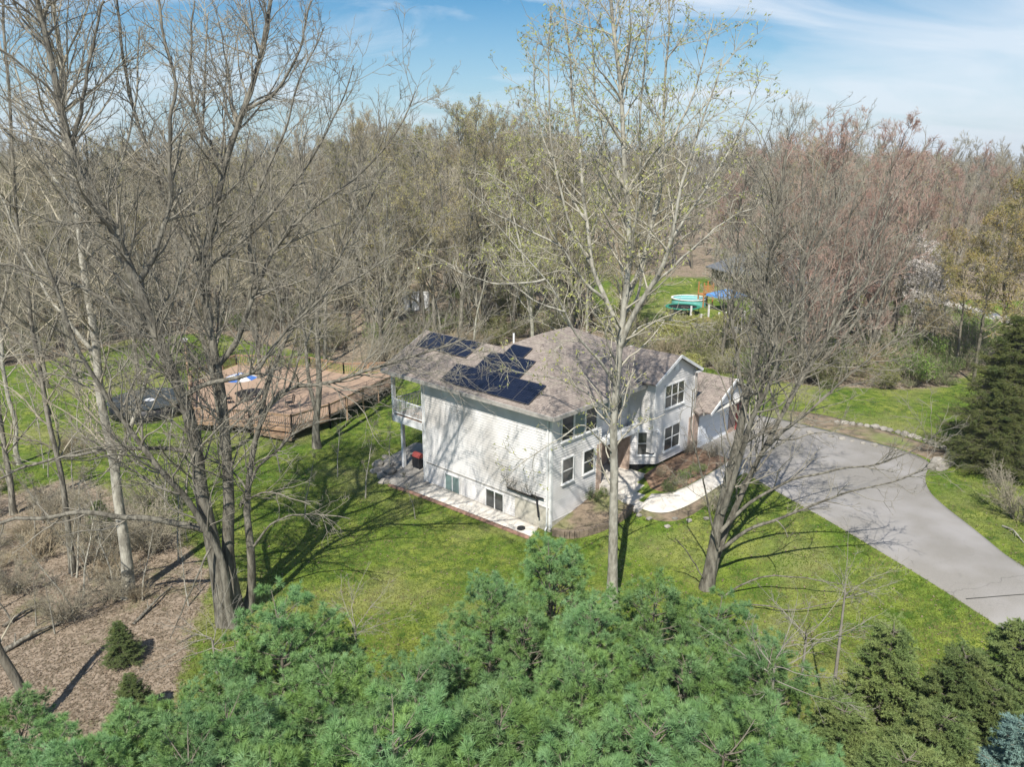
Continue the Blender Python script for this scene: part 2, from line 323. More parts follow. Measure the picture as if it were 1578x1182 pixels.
def gridfaces(nx, ny, off=0):
    i = np.arange(nx-1); j = np.arange(ny-1); I, J = np.meshgrid(i, j); a = (J*nx+I).ravel()+off
    return np.stack([a, a+1, a+nx+1, a+nx], 1)
# one sheet: non-uniform grid, fine near, coarse far
def axis(lo, hi, fine, step, grow=1.18):
    a = list(np.arange(fine[0], fine[1]+1e-6, step)); s = step
    while a[-1] < hi: s *= grow; a.append(a[-1]+s)
    s = step
    while a[0] > lo: s *= grow; a.insert(0, a[0]-s)
    return np.array(a)
xs = axis(-800, 800, (-70, 80), .5); ys = axis(-60, 950, (14, 112), .5)
X, Y = np.meshgrid(xs, ys); Z = T(X, Y)
lit = litter(X, Y)
k = np.ones(5)/5
for _ in range(2):
    lit = np.apply_along_axis(lambda r: np.convolve(np.pad(r, 2, 'edge'), k, 'valid'), 0, lit)
    lit = np.apply_along_axis(lambda r: np.convolve(np.pad(r, 2, 'edge'), k, 'valid'), 1, lit)
Z = Z+.03*np.sin(X*1.7)*np.sin(Y*1.3)*0
g = link('ground', npmesh('ground', np.stack([X.ravel(), Y.ravel(), Z.ravel()], 1), gridfaces(len(xs), len(ys)), True, {'litter': lit.ravel()}), M['ground'])
tag(g, kind='structure')
def resample(P, n):
    P = np.asarray(P, float); d = np.r_[0, np.cumsum(np.linalg.norm(np.diff(P, axis=0), axis=1))]; t = np.linspace(0, d[-1], n)
    return np.stack([np.interp(t, d, P[:, i]) for i in range(P.shape[1])], 1)
def smoothline(P, it=2):
    P = np.asarray(P, float)
    for _ in range(it):
        Q = [P[0]]
        for i in range(len(P)-1): Q += [.75*P[i]+.25*P[i+1], .25*P[i]+.75*P[i+1]]
        Q.append(P[-1]); P = np.array(Q)
    return P
def strip(name, A, B_, lift, m, n=80, k=10, sm=2, thick=.12, label=None, cat=None, kind=None, hgt=None):
    A = resample(smoothline([at(*p)[:2] if len(p) == 2 and abs(p[0]) > 60 else p for p in A], sm), n)[:, :2]
    B_ = resample(smoothline([at(*p)[:2] if len(p) == 2 and abs(p[0]) > 60 else p for p in B_], sm), n)[:, :2]
    w_ = np.linspace(0, 1, k); P = A[:, None, :]*(1-w_[None, :, None])+B_[:, None, :]*w_[None, :, None]
    Zs = T(P[..., 0], P[..., 1])+lift
    if hgt is not None: Zs = Zs*0+hgt
    top = np.concatenate([P, Zs[..., None]], 2)
    # skirt: first and last columns repeated lower
    lo0 = top[:, :1].copy(); lo0[..., 2] -= thick; lo1 = top[:, -1:].copy(); lo1[..., 2] -= thick
    full = np.concatenate([lo0, top, lo1], 1); r0 = full[:1].copy(); r0[..., 2] -= thick; r1_ = full[-1:].copy(); r1_[..., 2] -= thick
    full = np.concatenate([r0, full, r1_], 0); ny, nx = full.shape[:2]
    o = link(name, npmesh(name, full.reshape(-1, 3), gridfaces(nx, ny)), m)
    return tag(o, label, cat, None, kind)
drive = strip('driveway', [(1073,694),(1128,712),(1165,740),(1240,782),(1325,832),(1430,895),(1500,940),(1578,992),(1800,1150)],
      [(1150,638),(1200,645),(1300,670),(1385,692),(1438,712),(1424,733),(1430,758),(1460,785),(1500,815),(1578,880),(1900,1060)], .03, M['asphalt'], 120, 24, kind='structure')
crk = strip('driveway_joint', [(1488,924),(1530,921),(1640,914)], [(1488.5,925.2),(1530,922),(1640,915)], .045, mat('joint_dark', (.04,.04,.035), .9), 20, 2, 1, thick=.005, kind='structure')
strip('concrete_path', [(1150,728),(1120,742),(1082,768),(1045,787),(1012,792),(985,783)], [(1128,708),(1104,724),(1076,742),(1050,755),(1022,762),(1004,762)], .045, M['conc_white'], 50, 8, kind='structure')
strip('garden_bed', [(1125,709),(1104,722),(1076,740),(1050,753),(1022,760),(1002,752)], [(1072,690),(1062,690),(1048,698),(1030,710),(1008,722),(992,734)], .06, M['soil'], 30, 10, kind='structure')
strip('gravel_border', [(1128,745),(1105,768),(1060,800),(1020,806),(975,790)], [(1122,742),(1084,768),(1045,788),(1012,793),(975,782)], .035, M['drybed'], 30, 6, kind='structure')
strip('driveway_bed', [(1190,632),(1260,638),(1330,656),(1400,676),(1466,699),(1464,712),(1446,726)], [(1180,641),(1230,651),(1300,669),(1350,682),(1398,694),(1436,709),(1440,716)], .07, M['drybed'], 60, 8, kind='structure')
bx = lambda a, b: tuple(W(a, b)[:2])
strip('patio', [bx(-.0,.9), bx(-.0,9.9), bx(3.2,10.4), bx(3.4,15.2)], [bx(-1.15,.6), bx(-1.5,9.5), bx(-1.7,12.0), bx(-.9,14.6), bx(1.0,15.4), bx(3.3,15.3)], .06, M['patio'], 60, 12, 1, kind='structure')
strip('window_walk', [bx(-.03,.8), bx(-.03,9.4)], [bx(-1.05,.55), bx(-1.4,9.4)], .10, M['conc_white'], 40, 6, 0, kind='structure')
strip('brick_border', [bx(-1.1,.5), bx(-1.45,9.2), bx(-1.72,11.6)], [bx(-1.28,.42), bx(-1.63,9.2), bx(-1.92,11.7)], .13, M['edging'], 60, 3, 1, kind='structure')
# distant road
strip('far_road', [(54,101),(75,95),(95,88),(130,84)], [(56,108),(77,103),(100,97),(132,93)], .08, M['conc_white'], 40, 4, kind='structure')
strip('far_road', [(50,93),(62,91),(75,88)], [(50,95.5),(62,93.5),(76,90.5)], .08, M['conc'], 20, 3, kind='structure')
# ------------------------------------------------------------------ house (local x = along the front wall, y = along the left wall)
HR = empty('suburban_house', B0, YAW-PI/2, 'two storey house with pale clapboard siding, brown shingle roof and rooftop solar panels', 'house')
def siding(name, p, q, z0, z1, m=None, top=None, course=.155, parent=HR):
    """lapped boards from p to q (outside on the right-hand side walking p->q); top(t)-> height for gables"""
    mb = MB(); p = np.array(p, float); q = np.array(q, float); d = q-p; Ln = np.linalg.norm(d); d /= Ln; nrm = np.array([d[1], -d[0]])
    z = z0
    while z < z1-1e-4:
        zt = min(z+course, z1)
        if top is None: t0, t1, t0b, t1b = 0, 1, 0, 1
        else:
            t0, t1 = top(z); t0b, t1b = top(zt)
            if t1-t0 < .02: break
        a = p+d*Ln*t0; b = p+d*Ln*t1; a2 = p+d*Ln*t0b; b2 = p+d*Ln*t1b
        o1, o2 = nrm*.034, nrm*.002
        mb.add([(*(a+o1), z), (*(b+o1), z), (*(b2+o2), zt), (*(a2+o2), zt), (*(a), z), (*(b), z)], [(0,1,2,3), (4,5,1,0)])
        z = zt
    return mb.build(name, m or M['siding'], parent)
def wallbox(mb, x0, x1, y0, y1, z0, z1): mb.box(x0, x1, y0, y1, z0, z1)
ZE = 6.4; ov = .6
# solid cores just inside the boards
core = MB(); core.box(.02, 4.4, .02, 9.8, -1.2, ZE-.02); core.box(.02, 6.4, 9.8, 10.2, -1.2, ZE-.02)
core.box(4.4, 12.3, 1.62, 9.8, -1.2, ZE-.02); core.box(4.42, 12.28, .64, 1.62, 3.76, ZE-.02); core.box(7.3, 12.28, .64, 1.62, -.5, 3.76); core.box(7.92, 12.28, -1.18, .62, 2.2, 6.6)
core.box(8.4, 12.28, -1.16, .62, 1.41, 2.3); core.box(12.3, 19.0, -1.28, 8.5, -.2, 3.75)
core.build('wall_core', M['siding'], HR)
siding('left_wall', (0, 10.2), (0, 0), .95, ZE)
siding('basement_wall', (-.0, 10.2), (0, 2.6), -.7, .90)
fm = MB(); fm.box(-.02, .03, 0, 2.6, -.7, .9); fm.build('foundation', M['found'], HR)
fm = MB(); fm.box(-.05, .02, 0.05, 10.15, .88, .955); fm.build('band_board', M['fascia'], HR)
siding('front_wall', (0, 0), (4.4, 0), .15, ZE)
fm = MB(); fm.box(0.03, 4.38, -.015, .03, -.7, .15); fm.build('foundation', M['found'], HR)
siding('rear_wall', (6.4, 10.2), (0, 10.2), -.7, ZE)
siding('recess_wall', (4.4, .62), (7.92, .62), 3.75, ZE)
siding('bay_wall', (7.92, -1.2), (12.3, -1.2), 3.6, 6.7)
siding('bay_wall', (8.4, -1.2), (12.3, -1.2), 1.42, 3.6)
siding('bay_side_wall', (7.3, -.1), (8.4, -1.2), 1.42, 3.45)
siding('bay_side_wall', (7.92, .6), (7.92, -1.2), 3.45, 6.7)
siding('bay_side_wall', (7.3, .6), (7.3, -.1), 1.42, 3.45)
siding('bay_side_wall', (12.3, -1.2), (12.3, .6), 3.7, 6.7)
bc = MB(); bc.add([(7.33,.6,1.42),(7.33,-.08,1.42),(8.41,-1.17,1.42),(8.41,.6,1.42),(7.33,.6,3.44),(7.33,-.08,3.44),(8.41,-1.17,3.44),(8.41,.6,3.44)], [(0,1,2,3),(7,6,5,4),(0,4,5,1),(1,5,6,2),(2,6,7,3),(3,7,4,0)]); bc.build('wall_core', M['siding'], HR)
bs = MB(); bs.box(7.45, 12.2, -.55, .5, .3, 1.40); bs.build('crawl_space_shade', M['black'], HR)  # black box paints in the shade of the gap below the bay
sk = MB(); sk.add([(7.15,-.02,3.46),(8.38,-1.38,3.46),(8.38,-1.22,3.8),(7.9,-.9,3.95),(7.9,.0,3.95),(7.15,.6,3.46)], [(0,1,2,3,4),(0,4,5)]); sk.build('bay_skirt_roof', M['white'], HR)
# gable boards
def gtop(zb, zt):
    def f(z):
        k_ = (z-zb)/(zt-zb)/2
        return (max(0, k_), min(1, 1-k_))
    return f
siding('gable_wall', (7.92, -1.2), (12.3, -1.2), 6.7, 7.75, top=gtop(6.7, 7.78))
# stone veneer around the entry
for c_ in ((3.98, 4.45, -.05, .03, .35, 3.55), (4.4, 4.46, .03, 1.6, .35, 3.5), (4.46, 7.2, 1.55, 1.6, .35, 3.5), (7.2, 7.28, -.05, 1.55, .9, 3.45), (11.95, 12.32, -1.26, -1.22, 1.0, 3.5), (12.32, 12.95, -1.34, -1.29, .9, 3.6)):
    sv = MB(); sv.box(*c_); sv.build('stone_veneer', M['frontstone'], HR)
dr = MB(); dr.box(5.3, 6.3, 1.48, 1.55, 1.1, 3.2); dfr = dr.build('front_door', M['dark'], HR)
pb = MB(); pb.box(4.4, 7.3, -.35, -.2, 3.45, 3.75); pb.box(4.4, 7.3, -.2, .62, 3.66, 3.74); pb.build('porch_beam', M['white'], HR)
# windows
def window(org, d, nrm, w_, h_, nv=2, nh=2, z=0, glass='glass', name='window', fr=.07):
    """org lower-left corner seen from outside (x,y), d unit along, nrm outward"""
    d = np.array(d, float); d /= np.linalg.norm(d); nrm = np.array(nrm, float); nrm /= np.linalg.norm(nrm); org = np.array(org, float)
    def bxx(mb, s0, s1, z0, z1, n0, n1):
        pts = []
        for zz in (z0, z1):
            for s, n in ((s0, n0), (s1, n0), (s1, n1), (s0, n1)): q = org+d*s+nrm*n; pts.append((q[0], q[1], zz))
        mb.add(pts, [(0,3,2,1),(4,5,6,7),(0,1,5,4),(1,2,6,5),(2,3,7,6),(3,0,4,7)])
    f_ = MB(); bxx(f_, -fr, 0, z-fr, z+h_+fr, .0, .075); bxx(f_, w_, w_+fr, z-fr, z+h_+fr, .0, .075); bxx(f_, 0, w_, z+h_, z+h_+fr, .0, .075)
    wf = f_.build(name, M['white'], HR)
    s_ = MB(); bxx(s_, -fr-.02, w_+fr+.02, z-fr-.05, z-fr+.02, .0, .11); bxx(s_, 0, w_, z-fr+.02, z, 0, .07); s_.build('sill', M['white'], wf)
    g_ = MB(); bxx(g_, 0, w_, z, z+h_, .015, .035); g_.build('pane', M[glass], wf)
    mu = MB()
    for i in range(1, nv): bxx(mu, w_*i/nv-.03, w_*i/nv+.03, z, z+h_, .035, .065)
    for i in range(1, nh): bxx(mu, 0, w_, z+h_*i/nh-.022, z+h_*i/nh+.022, .035, .058)
    if mu.v: mu.build('mullion', M['white'], wf)
    return wf
FN = (0,-1); LN = (-1,0)
window((.9,-.02), (1,0), FN, .9, 1.35, 1, 2, 2.15); window((2.75,-.02), (1,0), FN, .9, 1.3, 1, 2, 2.15)
window((.78,-.02), (1,0), FN, .95, 1.35, 1, 1, 4.62); window((1.86,-.02), (1,0), FN, .85, 1.35, 1, 1, 4.62, 'blind'); window((2.85,-.02), (1,0), FN, .95, 1.35, 1, 1, 4.62)
window((4.75,.6), (1,0), FN, 1.0, 1.35, 1, 1, 4.65, 'blind'); window((6.1,.6), (1,0), FN, 1.0, 1.35, 1, 1, 4.65)
window((8.95,-1.22), (1,0), FN, 2.1, 1.35, 3, 2, 4.8); window((9.1,-1.22), (1,0), FN, 1.7, 1.45, 2, 2, 2.05)
dd = np.array([1.1,-1.1])/1.5556; window((7.3+.28,-.1-.28), dd, (-1,-1), 1.0, 1.4, 1, 2, 2.05)
window((0,8.35), (0,-1), LN, 1.2, 1.2, 2, 1, -.55, 'blind'); window((0,4.85), (0,-1), LN, 1.35, 1.2, 2, 1, -.50)
# corner boards and downspouts
cb = MB(); cb.box(-.05, .09, -.05, -.0, -.3, ZE); cb.box(-.05, 0, 0, .10, -.3, ZE); cb.build('corner_board', M['white'], HR)
for c_ in ((-.05, .0, 10.1, 10.25, -.7, ZE), (7.88, 7.96, -1.25, -1.2, 3.46, 6.7), (12.24, 12.34, -1.25, -1.2, 1.15, 6.7)):
    cb = MB(); cb.box(*c_); cb.build('corner_board', M['white'], HR)
for xx, yy, z0, z1 in ((-.09, .18, -.15, 6.3), (-.09, 10.28, -.55, 6.2)):
    ds = MB(); ds.beam((xx, yy, z1), (xx, yy, z0), .08, .06); ds.beam((xx, yy, z0), (xx-.25, yy-.1, z0-.12), .08, .06)
    ds.build('downspout', M['white'], HR)
ds = MB(); ds.beam((12.42,-1.3,6.4),(12.42,-1.3,1.2),.08,.07); ds.build('downspout', M['fascia'], HR)
# roof
def roofpoly(polys, name, thick=.14, mtl='shingle', parent=HR):
    m = bpy.data.meshes.new(name); vs = []; fs = []; uvs = []
    for P in polys:
        P = [Vector(p) for p in P]; n_ = (P[1]-P[0]).cross(P[2]-P[0]).normalized()
        if n_.z < 0: P = P[::-1]; n_ = -n_
        e = Vector((n_.y, -n_.x, 0)); e = e.normalized() if e.length > 1e-4 else Vector((1,0,0)); s_ = n_.cross(e)
        k0 = len(vs); vs += P; fs.append(tuple(range(k0, k0+len(P)))); uvs += [(p.dot(e), p.dot(s_)) for p in P]
        k1 = len(vs); vs += [p-Vector((0,0,thick)) for p in P]; fs.append(tuple(range(k1+len(P)-1, k1-1, -1))); uvs += [(0,0)]*len(P)
        for i in range(len(P)):
            j = (i+1) % len(P); fs.append((k0+i, k1+i, k1+j, k0+j)); uvs += [(0,0)]*4
    m.from_pydata([tuple(v) for v in vs], [], fs); uvl = m.uv_layers.new(name='UVMap')
    # uv order: poly loops
    li = 0
    for p in m.polygons:
        for l in p.loop_indices:
            v = m.vertices[m.loops[l].vertex_index].co
            uvl.data[l].uv = (0, 0)
    li = 0
    for P in polys: pass
    for p in m.polygons:
        n_ = p.normal
        if abs(n_.z) > .3:
            nn = n_ if n_.z > 0 else -n_
            e = Vector((nn.y, -nn.x, 0)); e = e.normalized() if e.length > 1e-4 else Vector((1,0,0)); s_ = nn.cross(e)
            for l in p.loop_indices:
                v = m.vertices[m.loops[l].vertex_index].co; uvl.data[l].uv = (v.dot(e), v.dot(s_))
    return link(name, m, M[mtl], parent)
A_ = (-.6,-.6,6.4); Bk = (-.6,13.5,6.4); R1 = (3.2,6.6,8.3); R2 = (3.2,13.5,8.3); PK1 = (4.9,4.9,9.15); PK2 = (7.45,4.9,9.15)
E1 = (12.95,-.6,6.4); E2 = (12.95,10.4,6.4)
roof = roofpoly([[A_, PK1, R1, R2, Bk], [A_, E1, PK2, PK1], [E1, E2, PK2], [PK1, PK2, E2, (7,10.4,6.4), R1], [R1, (7,10.4,6.4), (7,13.5,6.4), R2]], 'roof')
roofpoly([[(10.1,-1.5,7.9),(10.1,2.4,7.9),(7.5,-.2,6.6),(7.5,-1.5,6.6)], [(10.1,-1.5,7.9),(10.1,2.4,7.9),(12.7,-.2,6.6),(12.7,-1.5,6.6)]], 'bay_roof', .08)
GE = 3.75
roofpoly([[(12.3,-1.75,GE),(19.5,-1.75,GE),(14.9,2.85,6.05),(12.3,2.85,6.05)], [(19.5,-1.75,GE),(19.5,9,GE),(14.9,4.4,6.05),(14.9,2.85,6.05)], [(12.3,9,GE),(19.5,9,GE),(14.9,4.4,6.05),(12.3,4.4,6.05)],[(12.3,2.85,6.05),(14.9,2.85,6.05),(14.9,4.4,6.05),(12.3,4.4,6.05)]], 'garage_roof')
roofpoly([[(15.8,-2.3,5.45),(15.8,1.65,5.45),(12.75,-1.75,3.8),(12.75,-2.3,3.8)], [(15.8,-2.3,5.45),(15.8,1.65,5.45),(18.85,-1.75,3.8),(18.85,-2.3,3.8)]], 'garage_gable_roof', .08)
siding('gable_wall', (13.0,-1.95), (18.6,-1.95), 3.85, 5.3, top=gtop(3.72, 5.32))
gs = MB(); gs.add([(13,-1.93,3.8),(18.6,-1.93,3.8),(15.8,-1.93,5.36)], [(0,1,2)]); gs.build('gable_core', M['siding'], HR)
# fascia, gutters, rake boards, soffits
fa = MB()
fa.box(-.68, -.602, -.62, 13.52, 6.2, 6.42); fa.box(-.62, 12.97, -.68, -.602, 6.2, 6.42); fa.box(12.95, 13.03, -.6, 10.4, 6.2, 6.42)
fa.box(12.72, 19.58, -1.83, -1.752, 3.56, 3.77); fa.box(19.502, 19.58, -1.75, 9, 3.56, 3.77)
fa.build('gutter', M['fascia'], HR)
for (p, q) in (((7.45,-1.53,6.53),(10.1,-1.53,7.86)), ((12.75,-1.53,6.53),(10.1,-1.53,7.86)), ((12.7,-2.33,3.72),(15.8,-2.33,5.4)), ((18.9,-2.33,3.72),(15.8,-2.33,5.4)), ((-.6,13.53,6.36),(3.2,13.53,8.26)), ((7,13.53,6.36),(3.2,13.53,8.26))):
    rk = MB(); rk.beam(p, q, .05, .17); rk.build('rake_board', M['fascia' if p[1] > 5 else 'white'], HR)
rk = MB(); rk.box(12.15, 12.72, -1.5, -1.2, 6.42, 6.52); rk.build('eave_return', M['white'], HR)
sf = MB(); sf.box(-.6, 0.0, -.6, 13.5, 6.2, 6.24); sf.box(0.0, 12.9, -.6, .6, 6.2, 6.24); sf.box(13, 18.9, -2.28, -1.3, 3.72, 3.76)
sf.build('soffit', M['soffit'], HR)
# garage front
for x0 in (13.05,):
    gd = MB(); gd.box(x0, x0+3.9, -1.36, -1.3, 1.1, 3.3)
    for i in range(1, 5): gd.box(x0, x0+3.9, -1.375, -1.361, 1.1+i*.44-.012, 1.1+i*.44+.012)
    gd.build('garage_door', M['garage_door'], HR)
gp = MB(); gp.box(16.98, 17.9, -1.4, -1.3, .9, 3.6); gp.box(18.0, 18.95, -1.34, -1.3, .9, 3.6); gp.build('garage_pier', M['frontstone'], HR)
gr = MB(); gr.box(17.95, 18.75, -1.42, -1.34, 1.15, 3.2); gr.build('side_door', M['red'], HR)
gw = MB(); gw.box(18.85, 19.02, -1.42, -1.3, .9, 3.6); gw.build('door_casing', M['white'], HR)
# gable vent
gv = MB(); gv.box(9.9, 10.3, -1.26, -1.225, 6.95, 7.35); gv.build('gable_vent', M['white'], HR)
# solar panels on the left roof slope
def rz(a, b=0): return 6.4+.5*(a+.6)
def panel(a0, a1, b0, b1):
    m = bpy.data.meshes.new('solar_panel'); up = .09; nx = Vector((-.5,0,1)).normalized()
    c = [Vector((a0,b0,rz(a0))), Vector((a1,b0,rz(a1))), Vector((a1,b1,rz(a1))), Vector((a0,b1,rz(a0)))]
    t = [p+nx*up for p in c]; l = [p+nx*(up-.035) for p in c]
    m.from_pydata([tuple(v) for v in t+l], [], [(3,2,1,0),(4,5,6,7),(0,1,5,4),(1,2,6,5),(2,3,7,6),(3,0,4,7)])
    uvl = m.uv_layers.new(name='UVMap')
    for lp in m.loops: v = m.vertices[lp.vertex_index].co; uvl.data[lp.index].uv = (v.y-b0, (v.x-a0)*1.118)
    o = link('solar_panel', m, M['solar'], HR)
    fr_ = MB()
    for i in range(4):
        j = (i+1) % 4; fr_.beam(t[i]-nx*.012, t[j]-nx*.012, .03, .035, tuple(nx))
    fr_.build('frame', M['frame'], o)
for i in range(6): panel(-.28, 1.17, 1.38+i*1.165, 1.38+i*1.165+1.15)
for i in range(3): panel(1.2, 2.62, 3.42+i*1.165, 3.42+i*1.165+1.15)
panel(2.65, 3.5, 4.45, 5.95)
for i in range(3): panel(1.75, 3.08, 8.25+i*1.165, 8.25+i*1.165+1.15)
panel(1.75, 3.08, 11.85, 12.9)
rl = MB(); rl.beam((.95,11.6,rz(.95)+.05),(.95,12.9,rz(.95)+.05),.04,.05); rl.build('mounting_rail', M['dark'], HR)
vp = MB(); vp.cyl((4.3,6.7), .06, 7.6, 8.95, 10); vp.build('vent_pipe', M['white'], HR)
for (x_, y_) in ((2.6, 7.6), (5.5, 6.3)):
    v2 = MB(); v2.cyl((x_, y_), .05, rz(min(x_, 4.8))-.2, rz(min(x_, 4.8))+.3, 8)
    if x_ < 3: v2.build('vent_pipe', M['fascia'], HR)
# satellite dish behind the bay gable
sdm = MB(); sdm.cyl((0,0), .04, 0, .55, 8); n_ = 18
sat = empty('satellite_dish', W(13.4, 4.4, 6.05), .3, 'small white satellite dish on the garage roof ridge behind the front gable', 'satellite dish')
sdm.build('mast', M['fascia'], sat)
ds_ = MB(); vv = [(0,0,.55)]
for r_ in (.15,.3):
    vv += [(r_*math.cos(2*PI*i/n_), -.5*r_-.25*r_*r_*2+.0, .62+r_*math.sin(2*PI*i/n_)) if False else (r_*math.cos(2*PI*i/n_), -.3*(r_**2)*3, .65+r_*1.05*math.sin(2*PI*i/n_)) for i in range(n_)]
vv[0] = (0,.0,.65)
ds_.add(vv, [(0,1+i,1+(i+1)%n_) for i in range(n_)]+[(1+i,1+n_+i,1+n_+(i+1)%n_,1+(i+1)%n_) for i in range(n_)])
do = ds_.build('reflector', M['white'], sat); sm_ = do.modifiers.new('s', 'SOLIDIFY'); sm_.thickness = .02
# balcony
bl = MB(); bl.box(-.02, 6.4, 10.25, 13.1, 3.25, 3.42); bl.build('balcony_floor', M['deckfloor'], HR)
bl = MB(); bl.box(-.12, -.02, 10.25, 13.25, 2.95, 3.4); bl.box(-.12, 6.4, 13.1, 13.25, 2.95, 3.4); bl.build('balcony_beam', M['white'], HR)
bl = MB()
for (p, q) in (((-.06,10.35),(-.06,13.15)), ((-.06,13.15),(6.3,13.15))):
    bl.beam((*p,4.45),(*q,4.45),.08,.06); bl.beam((*p,3.58),(*q,3.58),.06,.05)
    n_ = int(math.dist(p, q)/.13)
    for i in range(n_+1):
        t_ = i/n_; x_ = p[0]+(q[0]-p[0])*t_; y_ = p[1]+(q[1]-p[1])*t_; bl.beam((x_,y_,3.58),(x_,y_,4.45),.035,.035)
bl.build('balcony_railing', M['white'], HR)
for (x_, y_, z0, z1) in ((-.0,13.15,3.4,6.2), (.5,13.0,-.6,2.96), (6.2,13.0,-.6,2.96), (3.2,13.1,3.4,6.2)):
    pp = MB(); pp.box(x_-.1, x_+.1, y_-.1, y_+.1, z0, z1); pp.build('post', M['white'], HR)
for (x_, w_) in ((1.0, 1.8), (3.8, 1.8)):
    pg = MB(); pg.box(x_, x_+w_, 10.2, 10.27, -.5, 1.6); pg.build('patio_door', M['glass'], HR)
    pg = MB(); pg.box(x_, x_+w_, 10.2, 10.27, 3.45, 5.5); pg.build('balcony_door', M['glass'], HR)
# ------------------------------------------------------------------ porch slab and steps
ps = empty('porch_steps', W(6, -1, .5), YAW-PI/2, 'pale concrete porch landing and three steps beside the front door', 'steps')
def pbox(x0, x1, y0, y1, z0, z1, nm):
    mb = MB(); mb.box(x0-6, x1-6, y0+1, y1+1, z0-.5, z1-.5); return mb.build(nm, M['conc_white'], ps)
pbox(4.3, 8.0, -1.3, 1.5, -.2, 1.05, 'landing'); pbox(4.15, 7.9, -1.85, -1.3, -.2, .88, 'step'); pbox(3.95, 7.7, -2.45, -1.85, -.2, .72, 'step'); pbox(3.8, 7.3, -3.1, -2.45, -.2, .58, 'step')
# small block retaining wall wrapping the near corner bed
def tubeobj(P, R, sides=6, name='tube', m=None, parent=None):
    pass
rw = MB()
pts = smoothline([W(-.1,-.3)[:2], W(.1,-1.3)[:2], W(1.4,-2.2)[:2], W(3.0,-2.7)[:2], W(3.9,-2.6)[:2]], 2); pts = resample(pts, 22)
for i in range(21):
    p, q = pts[i], pts[i+1]; zz = T(*p)
    for kx in range(2): rw.beam((p[0], p[1], zz+.1+kx*.2), (q[0]*.97+p[0]*.03, q[1]*.97+p[1]*.03, zz+.1+kx*.2), .26+.03*random.random(), .19)
tag(rw.build('retaining_wall', M['logwall']), 'low brown block retaining wall curving round the near corner of the house', 'retaining wall')
bed = MB(); cpt = W(.6,-.5); 
poly = [W(0,-.02)[:2], *[tuple(p) for p in pts], W(4.2,-.05)[:2]]
bed.add([(p[0], p[1], T(*p)+.24) for p in poly], [tuple(range(len(poly)))]); tag(bed.build('corner_bed', M['drybed']), kind='structure')
# ------------------------------------------------------------------ plant geometry (numpy)
def norm(a): return a/np.maximum(np.linalg.norm(a, axis=-1, keepdims=True), 1e-9)
def tubes(P, R, sides=4, ref=None):
    """P (N,K,3), R (N,K) -> verts, quads"""
    N, K, _ = P.shape; tg = np.gradient(P, axis=1); tg = norm(tg); mt = norm(tg.mean(1))
    ref = np.where(np.abs(mt[:, 2:3]) > .8, np.array([[1., 0, 0]]), np.array([[0, 0, 1.]]))[:, None, :]
    a = norm(np.cross(tg, ref)); b = np.cross(a, tg)
    an = np.arange(sides)*2*PI/sides
    v = P[:, :, None, :]+R[:, :, None, None]*(np.cos(an)[None, None, :, None]*a[:, :, None, :]+np.sin(an)[None, None, :, None]*b[:, :, None, :])
    n_ = np.arange(N)[:, None, None]*K*sides; k_ = np.arange(K-1)[None, :, None]*sides; s_ = np.arange(sides)[None, None, :]; s2 = (s_+1) % sides
    f = np.stack([n_+k_+s_, n_+k_+s2, n_+k_+sides+s2, n_+k_+sides+s_], -1).reshape(-1, 4)
    return v.reshape(-1, 3), f
def grow(rng, S, D, Ln, R0, K=6, wob=.18, up=.08, taper=.25):
    N = len(S); P = np.zeros((N, K, 3)); P[:, 0] = S; d = norm(D); step = (Ln/(K-1))[:, None]
    for k_ in range(1, K):
        d = norm(d+rng.normal(0, wob, (N, 3))+np.array([0, 0, up])); P[:, k_] = P[:, k_-1]+d*step
    t = np.linspace(0, 1, K)[None]; R = R0[:, None]*(1-(1-taper)*t)
    return P, R
def spawn(rng, P, R, n, t0=.25, t1=1., ang=(.5, .9), lr=(.35, .6), rr=.6, lmax=None, bylen=0, fall=.5):
    """n children per branch (or one per `bylen` metres)"""
    N, K, _ = P.shape; Ls = np.linalg.norm(np.diff(P, axis=1), axis=2).sum(1)
    cnt = np.maximum(1, (Ls/bylen+rng.random(N)).astype(int)) if bylen else np.full(N, n)
    idx = np.repeat(np.arange(N), cnt); M_ = len(idx); t = rng.uniform(t0, t1, M_); x = t*(K-1); i = np.minimum(x.astype(int), K-2); fr = x-i
    p = P[idx, i]*(1-fr[:, None])+P[idx, i+1]*fr[:, None]; tg = norm(P[idx, i+1]-P[idx, i]); r = R[idx, i]*(1-fr)+R[idx, i+1]*fr
    rnd = norm(rng.normal(0, 1, (M_, 3))); per = norm(np.cross(tg, rnd)); a = rng.uniform(*ang, M_)[:, None]
    d = tg*np.cos(a)+per*np.sin(a); ln = Ls[idx]*rng.uniform(*lr, M_)*(1-fall*t)
    if lmax: ln = np.minimum(ln, lmax*rng.uniform(.7, 1.1, M_))
    return p, d, ln, r*rr
def cat_mesh(parts):
    vs = []; fs = []; n = 0
    for v, f in parts: vs.append(v); fs.append(f+n); n += len(v)
    return np.concatenate(vs), np.concatenate(fs)
def leaves(rng, P, size, jitter=.1, droop=0, aspect=.5):
    """one small quad per point"""
    n = len(P); c = P+rng.normal(0, jitter, (n, 3)); a = norm(rng.normal(0, 1, (n, 3))+np.array([0, 0, -droop])); b = norm(np.cross(a, rng.normal(0, 1, (n, 3))))
    s = size*rng.uniform(.6, 1.3, n)[:, None]; q = np.stack([c-b*s*aspect*.5, c+a*s*.5-b*s*aspect*.1, c+a*s, c+a*s*.5+b*s*aspect*.9], 1)
    return q.reshape(-1, 3), np.arange(n*4).reshape(-1, 4)
def ends(P, k=1): return P[:, -k:].reshape(-1, 3)
